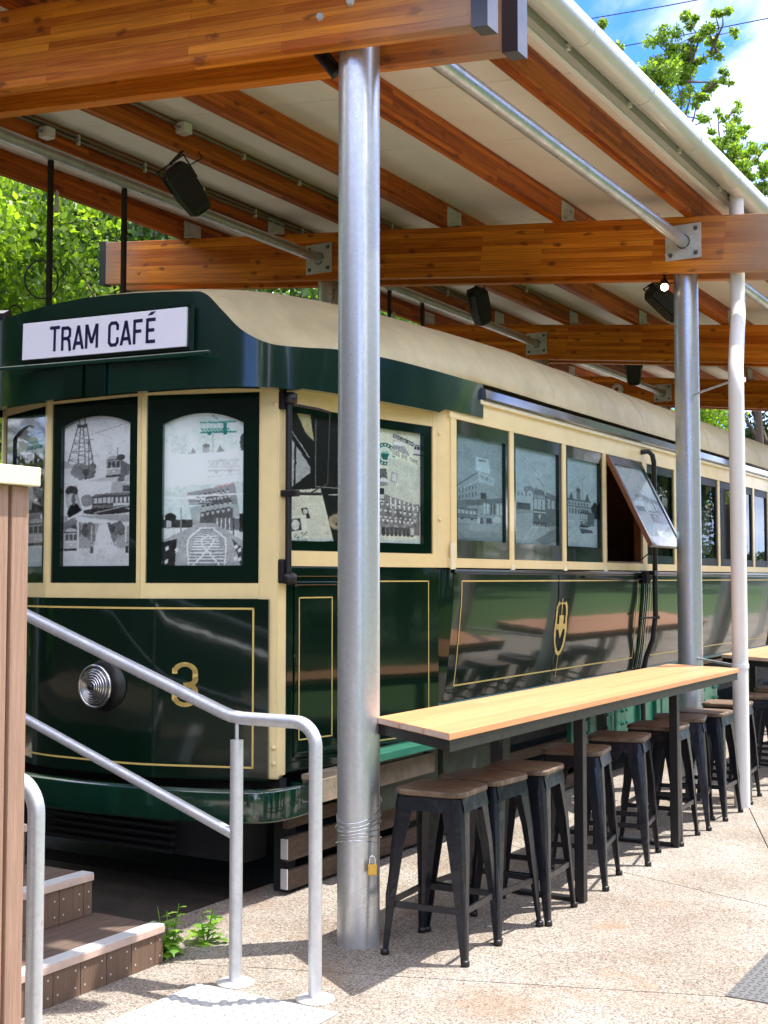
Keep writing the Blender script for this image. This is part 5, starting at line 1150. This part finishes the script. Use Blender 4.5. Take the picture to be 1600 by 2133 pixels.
# ================================================================== STEPS
STP = empty('steps', (-3.9, 3.3, 0), 'brown composite deck steps with pale metal nosings in front of the tram', 'steps')
for k in range(4):
    xf = -3.53-.37*k; zt_ = .158+.175*k; y1_ = 4.105-.035*k; y0_ = 2.2
    z0_ = 0 if k == 0 else .158+.175*(k-1)
    # treads of three boards
    for j in range(3):
        a = xf-.015-.125*j; MB().box(a-.122, a, y0_, y1_, zt_-.024, zt_-.002, b=.002).build('tread_board', M['compd'], STP)
    MB().box(xf-.062, xf+.004, y0_, y1_+.002, zt_-.001, zt_+.003).build('nosing', M['nose'], STP)
    MB().box(xf-.012, xf+.008, y0_, y1_+.002, zt_-.030, zt_-.002, b=.002).build('tread_edge', M['nosee'], STP)
    y = y1_; wds = [.045, .137]
    i = 0
    while y > y0_+.05:
        wd = .05 if i == 0 else .143
        r_ = MB().box(xf-.018, xf-.002, max(y-wd+.0035, y0_), y, z0_+.0, zt_-.032, b=.0015).build('riser_board', M['comp'], STP)
        s_ = MB()
        for q in ((.02,) if i == 0 else (.025, .118)):
            for zz in (.035, .10): s_.lathe([(.004, 0), (.004, .0008)], 10, Matrix.Translation((xf-.0018, y-q, z0_+zz)) @ Matrix.Rotation(R(90), 4, 'Y'))
        s_.build('screw', M['nose'], r_, kind='stuff')
        y -= wd; i += 1
    MB().box(xf-.37, xf-.02, y0_, y1_-.02, 0, zt_-.026).build('carcass', M['dark'], STP)
    MB().box(xf-.36, xf-.016, y1_-.018, y1_-.002, 0, zt_-.03).build('side_board', M['comp'], STP)

# pillar
PL = empty('pillar', (-2.6, 2.0, 0), 'brown board-clad pillar with flat cream cap at the left edge', 'pillar')
bx = [2.362, 2.292, 2.11, 1.96, 1.81, 1.66, 1.51]
for a, b in zip(bx[:-1], bx[1:]):
    o = MB().box(-2.53, -2.505, b+.012, a, 0, 1.842, b=.004).build('cladding_board', M['pillar'], PL)
    s_ = MB()
    for zz in (1.75, 1.35, .9, .45):
        if a < 2.31: s_.lathe([(.005, 0), (.005, .001)], 10, Matrix.Translation((-2.505, a-.05, zz)) @ Matrix.Rotation(R(90), 4, 'Y'))
    if s_.v: s_.build('screw', M['nosee'], o)
MB().box(-2.80, -2.532, 1.52, 2.355, 0, 1.842).build('core', M['compd'], PL)
MB().box(-2.84, -2.48, 1.48, 2.378, 1.843, 1.893, b=.003).build('cap', M['creamp'], PL)

# ================================================================== TACTILE PAD, ACCESS COVER, WEEDS
TP = empty('tactile_pad', (-2.9, 3.5, 0), 'off-white raised-dot tactile paving pad at the foot of the steps', 'tactile paving')
M['pad'] = mat('pad_white', (.40, .40, .39), .6, noise=.12, nscale=10)
MB().box(-3.225, -2.565, 3.0, 3.96, .0, .007, b=.002).build('mat', M['pad'], TP)
stud = bpy.data.meshes.new('stud'); sb2 = MB().lathe([(.0178, 0), (.0165, .003), (.0125, .0068), (.010, .007)], 12); stud.from_pydata([tuple(v) for v in sb2.v], [], sb2.f)
stud.polygons.foreach_set('use_smooth', sb2.sm); stud.materials.append(M['pad'])
for i in range(13):
    for j in range(18): o = bpy.data.objects.new('stud', stud); COL.objects.link(o); o.parent = TP; o.location = (-3.195+.05*i+2.9, 3.93-.05*j-3.5, .007)
AC = empty('access_cover', (-1.0, 5.3, 0), 'grey steel chequer plate let into the paving at the right edge', 'metal cover')
M['cheq'] = galv('chequer_steel', (.22, .22, .22), .5, (1, 1, 1))
MB().box(-1.40, -.65, 4.885, 5.75, -.005, .006, b=.002).build('plate', M['cheq'], AC)
tr = MB()
for i in range(24):
    for j in range(28):
        a = R(45 if (i+j) % 2 else -45); m_ = Matrix.Translation((-1.385+.031*i, 4.90+.031*j, .006)) @ Matrix.Rotation(a, 4, 'Z')
        tr.box(-.011, .011, -.003, .003, -.001, .002, m_)
tr.build('tread_bar', M['cheq'], AC, kind='stuff')
def weed(x, y, h, n, lab, seed):
    rnd = random.Random(seed); t = empty('weed', (x, y, 0), lab, 'weed')
    stm = MB(); lv = MB()
    for s_ in range(n):
        ax = rnd.uniform(-.05, .05); ay = rnd.uniform(-.04, .04); hh = h*rnd.uniform(.55, 1); pts = [Vector((x+ax*q*2+.01*s_, y+ay*q*2, hh*q)) for q in (0, .3, .6, .85, 1)]
        stm.tube(pts, [.004, .0035, .003, .002, .001], 6)
        for k in range(int(9*hh/h)+4):
            q = .08+.9*k/12; p = pts[0].lerp(pts[-1], min(q, 1)); az = rnd.uniform(0, 6.28); ll = .075*(1.15-q)+.02; d = Vector((math.cos(az), math.sin(az), rnd.uniform(.1, .8))).normalized(); sd = d.cross(Vector((0, 0, 1))).normalized(); up = sd.cross(d)
            m = 7; L_, R_ = [], []
            for j in range(m+1):
                t_ = j/m; wj = (.34 if j % 2 else .10)*ll*math.sin(math.pi*min(1, t_*.9+.08))*1.1; c_ = p+d*ll*t_-up*ll*.45*t_*t_; L_.append(c_+sd*wj+d*wj*.3); R_.append(c_-sd*wj+d*wj*.3)
            lv.grid([L_, R_], False)
    for k in range(60 if n > 2 else 20):    # low rosette
        az = rnd.uniform(0, 6.28); r_ = rnd.uniform(.0, .07); p = Vector((x+r_*math.cos(az), y+r_*math.sin(az), .01)); ll = rnd.uniform(.03, .06); d = Vector((math.cos(az), math.sin(az), rnd.uniform(.3, 1.4))).normalized(); sd = d.cross(Vector((0, 0, 1))).normalized()
        lv.add([p, p+d*ll*.5+sd*ll*.22, p+d*ll, p+d*ll*.5-sd*ll*.22], [(0, 1, 2, 3)])
    stm.build('stem', M['weed'], t); lv.build('leaves', M['weed'], t, kind='stuff')
weed(-3.60, 4.20, .27, 4, 'tall bright green weed growing at the corner of the bottom step', 3)
weed(-3.565, 4.42, .20, 2, 'smaller green weed sprig right of the tall one', 9)

# ================================================================== WIRE + PADLOCK
WC = empty('wire_coil', (-2.98, 4.76, .5), 'thin steel cable wound around the nearest big post', 'cable')
pts = []
N = 6*28
for i in range(N+1):
    a = 2*math.pi*i/28; t = i/N; zz = .60-.17*t+.03*math.sin(a+i*.013)+.014*math.sin(i*.21); pts.append((-2.98+(.098+.004*math.sin(i*.37))*math.cos(a), 4.76+(.098+.004*math.sin(i*.37))*math.sin(a), zz))
MB().tube(pts, .0022, 6).build('cable', M['chrome'], WC)
PD = empty('padlock', (-2.87, 4.70, .35), 'small brass padlock hanging from the cable on the post', 'padlock')
mpd = Matrix.Translation((-2.868, 4.695, .352)) @ Matrix.Rotation(R(38), 4, 'Z')
MB().box(-.02, .02, -.008, .008, -.03, .018, mpd, b=.003).build('body', M['brass'], PD)
MB().tube([mpd @ p for p in [Vector((-.012, 0, .015)), Vector((-.012, 0, .04))]+arc((0, 0, .04), .012, math.pi, 0, 8, (1, 0, 0), (0, 0, 1))+[Vector((.012, 0, .015))]], .003, 8).build('shackle', M['chrome'], PD)

# ================================================================== SPEAKERS, LIGHTS, BOXES
def speaker(p, rz, tilt, lab, hang, roll=0):
    t = empty('speaker', p, lab, 'speaker', 'black speakers under the roof'); m = Matrix.Translation(p) @ Matrix.Rotation(R(roll), 4, Vector((-.515, .857, 0))) @ Matrix.Rotation(R(rz), 4, 'Z') @ Matrix.Rotation(R(tilt), 4, 'X') @ Matrix.Scale(.64, 4)
    poly = [(-.14, -.12), (.14, -.12), (.17, .02), (.12, .12), (-.12, .12), (-.17, .02)]
    rows = []
    for z, s_, dy in ((-.30, .55, -.02), (-.27, .8, -.01), (-.05, 1, 0), (.22, 1, 0), (.28, .8, .02), (.30, .6, .03)): rows.append([m @ Vector((x*s_, y*s_+dy, z)) for x, y in poly])
    b = MB().grid(rows, False, True); b.add(rows[0], [tuple(range(6))[::-1]]); b.add(rows[-1], [tuple(range(6))]); b.build('cabinet', M['black'], t)
    MB().grid([[m @ Vector((x, -.123-.012*math.cos(x*9)*(1-abs(z)/.5), z)) for x in (-.12, -.06, 0, .06, .12)] for z in (-.22, -.1, .05, .2)]).build('grille', M['mesh'], t)
    bk = MB(); bk.tube([m @ Vector(q) for q in ((-.17, .0, .05), (-.18, .0, .33), (.18, .0, .33), (.17, .0, .05))], .008, 8); bk.tube([m @ Vector((0, 0, .33)), Vector(hang)], .012, 8)
    bk.tube([Vector(hang), Vector(hang)+Vector((.06, .05, -.12)), m @ Vector((.05, .12, .2))], .005, 6); bk.build('bracket', M['black'], t)
speaker((-5.80, 6.93, 4.40), 38, 28, 'black speaker hanging from the rafter above the tram roof', (-5.9, 7.1, 4.82), -38)
speaker((-5.79, 11.6, 4.42), 60, 30, 'dark speaker under the second roof bay, between the posts', (-5.9, 11.8, 4.8), -30)
speaker((-3.58, 10.9, 4.08), -50, 48, 'black speaker just left of the second big post', (-3.4, 11.1, 4.45))
speaker((-5.8, 16.3, 4.42), 20, 28, 'farthest small dark speaker above the round alarm', (-5.9, 16.4, 4.82))
def spot(p, d, lab, on, hang):
    t = empty('spotlight', p, lab, 'spotlight'); d = Vector(d).normalized(); q = d.to_track_quat('Z', 'Y').to_matrix().to_4x4(); m = Matrix.Translation(p) @ q
    MB().lathe([(.02, -.09), (.033, -.085), (.034, .085), (.036, .09), (.030, .09), (.029, .075)], 20, m).build('body', M['black'], t)
    MB().lathe([(.029, .082), (.026, .092), (.012, .095)], 20, m).build('lens', M['lamp'] if on else M['black'], t)
    MB().tube([Vector(p), Vector(hang)], .010, 8).box(hang[0]-.04, hang[0]+.04, hang[1]-.03, hang[1]+.03, hang[2]-.0, hang[2]+.012).build('arm', M['black'], t)
spot((-3.165, 4.76, 4.005), (.54, .32, -.78), 'black tube spotlight under the front beam beside the big post', False, (-3.20, 4.72, 4.075))
spot((-3.13, 9.52, 3.905), (.3, -.85, -.42), 'lit small spotlight under the second beam left of the second big post', True, (-3.14, 9.56, 4.04))
def jbox(p, lab):
    t = empty('junction_box', p, lab, 'junction box'); MB().box(p[0]-.045, p[0]+.045, p[1]-.045, p[1]+.045, p[2]-.04, p[2]+.04, b=.012).build('housing', M['pvc'], t)
    MB().tube([(p[0], p[1]-.1, p[2]-.01), (p[0], p[1]-.045, p[2])], .010, 8).build('gland', M['cond'], t)
jbox((PX[3]+.14, 6.90, zb(PX[3])+.56), 'white junction box on the rafter above the black speaker')
jbox((PX[4]+.14, 6.55, zb(PX[4])+.50), 'grimy junction box with cable on the rafter nearer the left edge')
al = empty('alarm_sounder', (-6.9, 18.95, 4.55), 'round white alarm with a red centre on the far beam', 'alarm')
zA = zb(-7.05)+.22
MB().lathe([(.10, 0), (.10, .03), (.07, .05)], 24, Matrix.Translation((-7.05, 19.055, zA)) @ Matrix.Rotation(R(90), 4, 'X')).build('housing', M['pvc'], al); MB().lathe([(.035, .05), (.035, .056)], 16, Matrix.Translation((-7.05, 19.055, zA)) @ Matrix.Rotation(R(90), 4, 'X')).build('bell', mat('red_plastic', (.4, .03, .02), .4), al)
def rod(y, lab, extra=False):
    t = empty('hanging_rod', (-6.31, y, 3.1), lab, 'hanging rod', 'black rods hanging from the back brace'); MB().box(-6.325, -6.295, y-.015, y+.015, 3.05, 4.47).build('bar', M['black'], t)
    if extra:
        MB().tube(arc((-6.31, y-.07, 3.62), .13, 0, 2*math.pi*19/20, 19, (.6, .6, 0), (0, 0, 1)), .006, 6, closed=True).build('cable_loop', M['black'], t)
        MB().lathe([(.0, 0), (.02, .01), (.012, .1), (.016, .14), (.0, .16)], 10, Matrix.Translation((-6.28, y+.03, 4.1))).build('tie', M['pvc'], t)
rod(6.10, 'thick black rod hanging at far left with a cable loop', True); rod(6.83, 'second black rod from the left, in front of the beam end'); rod(10.65, 'short black rod beyond the near big post', True); rod(11.32, 'black rod over the ridge of the tram roof')
MB().box(-6.34, -6.28, 6.0, 6.95, 3.15, 3.19).build('rod_tray', M['black'], None, 'black horizontal tray joining the two nearest hanging rods', None, 'tray')
FLo = empty('floodlight', (-6.3, 5.9, 3.3), 'dark blue floodlight on a bracket above the left of the tram sign', 'floodlight'); mfl = Matrix.Translation((-6.28, 5.62, 3.26)) @ Matrix.Rotation(R(20), 4, 'Z') @ Matrix.Rotation(R(25), 4, 'X')
MB().box(-.09, .09, -.05, .05, -.06, .06, mfl, b=.01).build('housing', M['navy'], FLo); fl2 = MB().box(-6.35, -6.24, 5.67, 6.0, 3.20, 3.29); fl2.build('bracket', M['black'], FLo)
MB().tube(arc((-6.30, 5.8, 3.34), .06, 0, math.pi, 10, (0, 1, 0), (0, 0, 1)), .006, 6).build('cable', M['black'], FLo)

# ================================================================== TREES, WIRES
def leafcloud(centres, radii, n, size, seed, droop=.3):
    r = np.random.default_rng(seed); c = np.array(centres); k = len(c); idx = r.integers(0, k, n); rad = np.array(radii)[idx]
    d = r.standard_normal((n, 3)); d /= np.linalg.norm(d, axis=1)[:, None]; p = c[idx]+d*(rad*r.random(n)**.45)[:, None]*np.array((1, 1, .75))
    u = r.standard_normal((n, 3)); u[:, 2] -= droop; u /= np.linalg.norm(u, axis=1)[:, None]; t = r.standard_normal((n, 3)); v = np.cross(u, t); v /= np.linalg.norm(v, axis=1)[:, None]
    s = size*r.uniform(.6, 1.25, n)[:, None]
    w_ = np.cross(u, v)*.18
    a, b, cc_, d_ = p, p+u*s*.5+(v+w_)*s*.36, p+u*s, p+u*s*.5-(v-w_)*s*.36
    V = np.stack([a, b, cc_, d_], 1).reshape(-1, 3); F = np.arange(4*n).reshape(n, 4)
    return V, F
def crown_mesh(name, R_, H_, z0, n, size, seed, m, clumps=70, shell=.55):
    r = np.random.default_rng(seed); th = r.random(clumps)*2*np.pi; q = r.random(clumps); ph = np.arccos(1-2*q); rr = shell+(1-shell)*r.random(clumps)
    c = np.stack([R_*rr*np.sin(ph)*np.cos(th), R_*rr*np.sin(ph)*np.sin(th), z0+H_/2+H_/2*rr*np.cos(ph)], 1); rad = R_*r.uniform(.14, .30, clumps)
    V, F = leafcloud(c, rad, n, size, seed+1); me = bpy.data.meshes.new(name); npmesh(me, V, F); me.materials.append(m); return me, c
def trunkmb(h, r, cl, seed):
    rnd = random.Random(seed); t = MB(); t.tube([(0, 0, 0), (.05*h*.1, 0, h*.3), (0, .06, h*.6), (.05, .05, h)], [r, r*.75, r*.5, r*.15], 10)
    for k in range(0, len(cl), 3):
        c = Vector(cl[k]); b0 = Vector((0, 0, min(h*.9, max(h*.25, c.z*.55)))); m_ = (b0+c)/2+Vector((0, 0, .3)); t.tube([b0, m_, c], [r*.32, r*.2, r*.05], 6)
    return t
KINDS = []
for k, (R_, H_, z0, n, s, md) in enumerate(((3.2, 8.5, .6, 62000, .105, 'leafA'), (3.6, 8.0, 1.0, 75000, .115, 'leafB'), (3.0, 6.5, 1.5, 52000, .105, 'leafA'))):
    me, cl = crown_mesh('crown', R_, H_, z0, n, s, 100+k*7, M[md]); tm_ = trunkmb(z0+H_*.8, .22, cl, k); tme = bpy.data.meshes.new('trunk'); tme.from_pydata([tuple(v) for v in tm_.v], [], tm_.f); tme.materials.append(M['bark']); KINDS.append((me, tme))
TREES = [(-13.5, 9.6, 0, 0, .95, 'bright green leafy tree behind the left end of the tram'), (-12.8, 14.5, 1, 60, 1.0, 'deep green tree behind the end of the second roof beam'), (-16.5, 11.5, 2, 200, 1.25, 'light green tree at the far left, behind the brightest one'),
         (-14.0, 20.0, 0, 130, 1.05, 'green tree showing between the tram roof and second beam'), (-15, 27, 1, 10, 1.15, 'dark tree showing under the third beam'), (-12.5, 34, 0, 90, 1.1, 'bright tree at right edge below the farthest beam'),
         (-19, 33, 1, 40, 1.4, 'dark leafy tree in the gap right of the second big post'), (-7.0, 43, 2, 300, 1.2, 'pale green tree beyond the far end of the shelter'), (-21, 19, 1, 70, 1.4, 'tall shaded tree behind the left trees'),
         (-12, 50, 1, 25, 1.5, 'dark distant tree beyond the end of the tram')]
for x, y, k, a, s, lab in TREES:
    t = empty('tree', (x, y, -.05), lab, 'tree', 'trees behind the shelter'); t.rotation_euler = (0, 0, R(a)); t.scale = (s, s, s)
    link('crown', KINDS[k][0], None, t); link('trunk', KINDS[k][1], None, t)
# trees across the lawn on the street side (seen in the gloss of the tram)
for i, (x, y, k, a, s) in enumerate(((10.5, 14, 1, 0, .8), (15, 22, 1, 80, 1.2), (11, 31, 0, 190, 1.0), (17, 38, 1, 30, 1.3), (10, 46, 1, 140, 1.1), (24, 30, 0, 100, 1.1), (11, 4, 1, 10, 1.0), (12, -5, 0, 210, 1.1), (16, 10, 1, 300, 1.3), (20, 17, 1, 120, 1.4), (9.5, 22, 1, 260, .9), (14, 56, 1, 20, 1.5), (24, 44, 1, 200, 1.5))):
    t = empty('tree', (x, y, -.02), 'tree across the lawn, seen only as a reflection in the tram paint', 'tree', 'trees across the lawn'); t.rotation_euler = (0, 0, R(a)); t.scale = (s, s, s)
    link('crown', KINDS[k][0], None, t); link('trunk', KINDS[k][1], None, t)
hv, hf = [], []
rg = np.random.default_rng(77); cs_ = np.stack([14+rg.uniform(-.7, .7, 400), rg.uniform(-12, 85, 400), rg.uniform(.2, 3.4, 400)], 1)
V_, F_h = leafcloud(cs_, [.7]*400, 36000, .26, 78); hm = bpy.data.meshes.new('hedge'); npmesh(hm, V_, F_h); hd = link('hedge', hm, M['leafB']); hd['kind'] = 'stuff'
for i, (x, y, k, a) in enumerate(((-14.5, 3.6, 0, 50), (-15.5, -.2, 1, 20))):
    t = empty('tree', (x, y, 0), 'leafy tree beside the deck, mirrored in the left front window', 'tree', 'trees beside the deck'); t.rotation_euler = (0, 0, R(a)); link('crown', KINDS[k][0], None, t); link('trunk', KINDS[k][1], None, t)
hme, _ = crown_mesh('leaves', 2.2, 3.0, -.3, 9000, .16, 55, M['leafB'], 40)
for i, (x, y) in enumerate(((-12.5, 1.5), (-12.6, 5), (-12.4, 8.6), (-12.6, 12.2), (-12.5, 15.8), (-12.6, 19.5))):
    t = empty('shrub', (x, y, 0), 'dark bushy shrub in the row hidden behind the tram', 'shrub', 'shrubs behind the tram'); link('leaves', hme, None, t)
# sparse tree above the gutter
F_ = 2620.; yaw = R(30.9); pit = R(3.03)
fw = Vector((-math.sin(yaw)*math.cos(pit), math.cos(yaw)*math.cos(pit), math.sin(pit))); rt = Vector((math.cos(yaw), math.sin(yaw), 0)); upv = rt.cross(fw)
def at(px, py, dep): return Vector((0, 0, 1.6))+(fw+rt*(px-800)/F_-upv*(py-1066.5)/F_)*dep
def sparse(name, dep, tips, base, lab, lm, leaf, seed, trunk_r):
    t = empty(name, (base.x, base.y, 0), lab, 'tree'); rnd = random.Random(seed); tb = MB(); cs_, rs_, w_ = [], [], []
    root = Vector((base.x, base.y, 0)); fork = base.copy()
    tb.tube([root, root.lerp(fork, .5)+Vector((.2, 0, 0)), fork], [trunk_r, trunk_r*.7, trunk_r*.45], 10)
    for (px, py, pr_, wt, par) in tips:
        p = at(px, py, dep+rnd.uniform(-1, 1)); rad = pr_/F_*dep; par_ = fork if par is None else at(*par, dep)
        m_ = (par_+p)/2+Vector((rnd.uniform(-.3, .3), rnd.uniform(-.3, .3), .1)); tb.tube([par_, m_, p], [trunk_r*.22, trunk_r*.13, trunk_r*.04], 6)
        nsub = max(4, int(wt/60))
        for k in range(nsub):
            d = Vector((rnd.gauss(0, 1), rnd.gauss(0, 1), rnd.gauss(0, 1))).normalized()*rad*rnd.uniform(.2, 1); cs_.append(p+d); rs_.append(rad*.36); tb.tube([p, p+d*.6+Vector((0, 0, .05)), p+d], [.012, .008, .004], 5)
            w_.append(wt/nsub)
    tb.build('trunk', M['bark'], t)
    Vs, Fs, o_ = [], [], 0
    for c, r_, n_ in zip(cs_, rs_, w_):
        V, F = leafcloud([tuple(c)], [r_], int(n_*2.6), leaf, rnd.randrange(9999), .9); Vs.append(V); Fs.append(F+o_); o_ += len(V)
    me = bpy.data.meshes.new('crown'); npmesh(me, np.concatenate(Vs)-np.array((base.x, base.y, 0)), np.concatenate(Fs)); link('crown', me, M[lm], t)
dep = 26
sparse('tree', dep, [(1365, 150, 55, 900, None), (1410, 165, 50, 1100, None), (1390, 110, 50, 700, None), (1440, 130, 35, 500, None), (1425, 40, 26, 300, (1440, 130)), (1445, 75, 30, 240, (1440, 130)), (1505, 25, 22, 160, (1480, 110)), (1480, 75, 34, 260, (1440, 130)), (1495, 110, 30, 170, (1440, 130)), (1530, 65, 18, 60, (1495, 110)), (1470, 190, 38, 260, (1430, 170)), (1515, 155, 24, 120, (1470, 190)), (1455, 200, 30, 170, None), (1245, 45, 22, 150, (1290, 200)), (1285, 90, 16, 60, (1290, 200)), (1490, 30, 12, 40, (1480, 110))],
       at(1400, 330, dep), 'tall sparse tree rising above the white gutter against the sky', 'leafA', .075, 4, .14)
sparse('tree', 30, [(1500, 300, 40, 700, None), (1530, 330, 40, 800, None), (1475, 250, 26, 160, None), (1520, 240, 34, 160, None), (1560, 340, 38, 500, None), (1590, 370, 35, 500, None), (1580, 310, 26, 130, (1560, 340)), (1545, 270, 26, 110, (1530, 330)), (1600, 300, 20, 60, (1590, 370)), (1500, 225, 16, 50, (1500, 300)), (1590, 410, 30, 500, None), (1450, 280, 24, 120, (1475, 250)), (1520, 290, 30, 300, None), (1545, 215, 18, 40, (1520, 240)), (1420, 235, 18, 60, (1475, 250))],
       at(1560, 520, 30), 'thin-leaved tree lower down at the right edge behind the gutter', 'leafA', .08, 8, .12)
for i, (p0, p1, lab) in enumerate((((1150, 52), (1650, -38), 'upper of two thin power lines across the blue sky'), ((1150, 122), (1650, 28), 'lower of two thin power lines crossing the sky behind the tree'))):
    a, b = at(*p0, 40), at(*p1, 36); mid = (a+b)/2-Vector((0, 0, .04)); MB().tube([a+(a-b)*3, a, mid, b, b+(b-a)*3], .016, 6).build('power_line', M['black'], None, lab, None, 'power line', 'power lines in the sky')
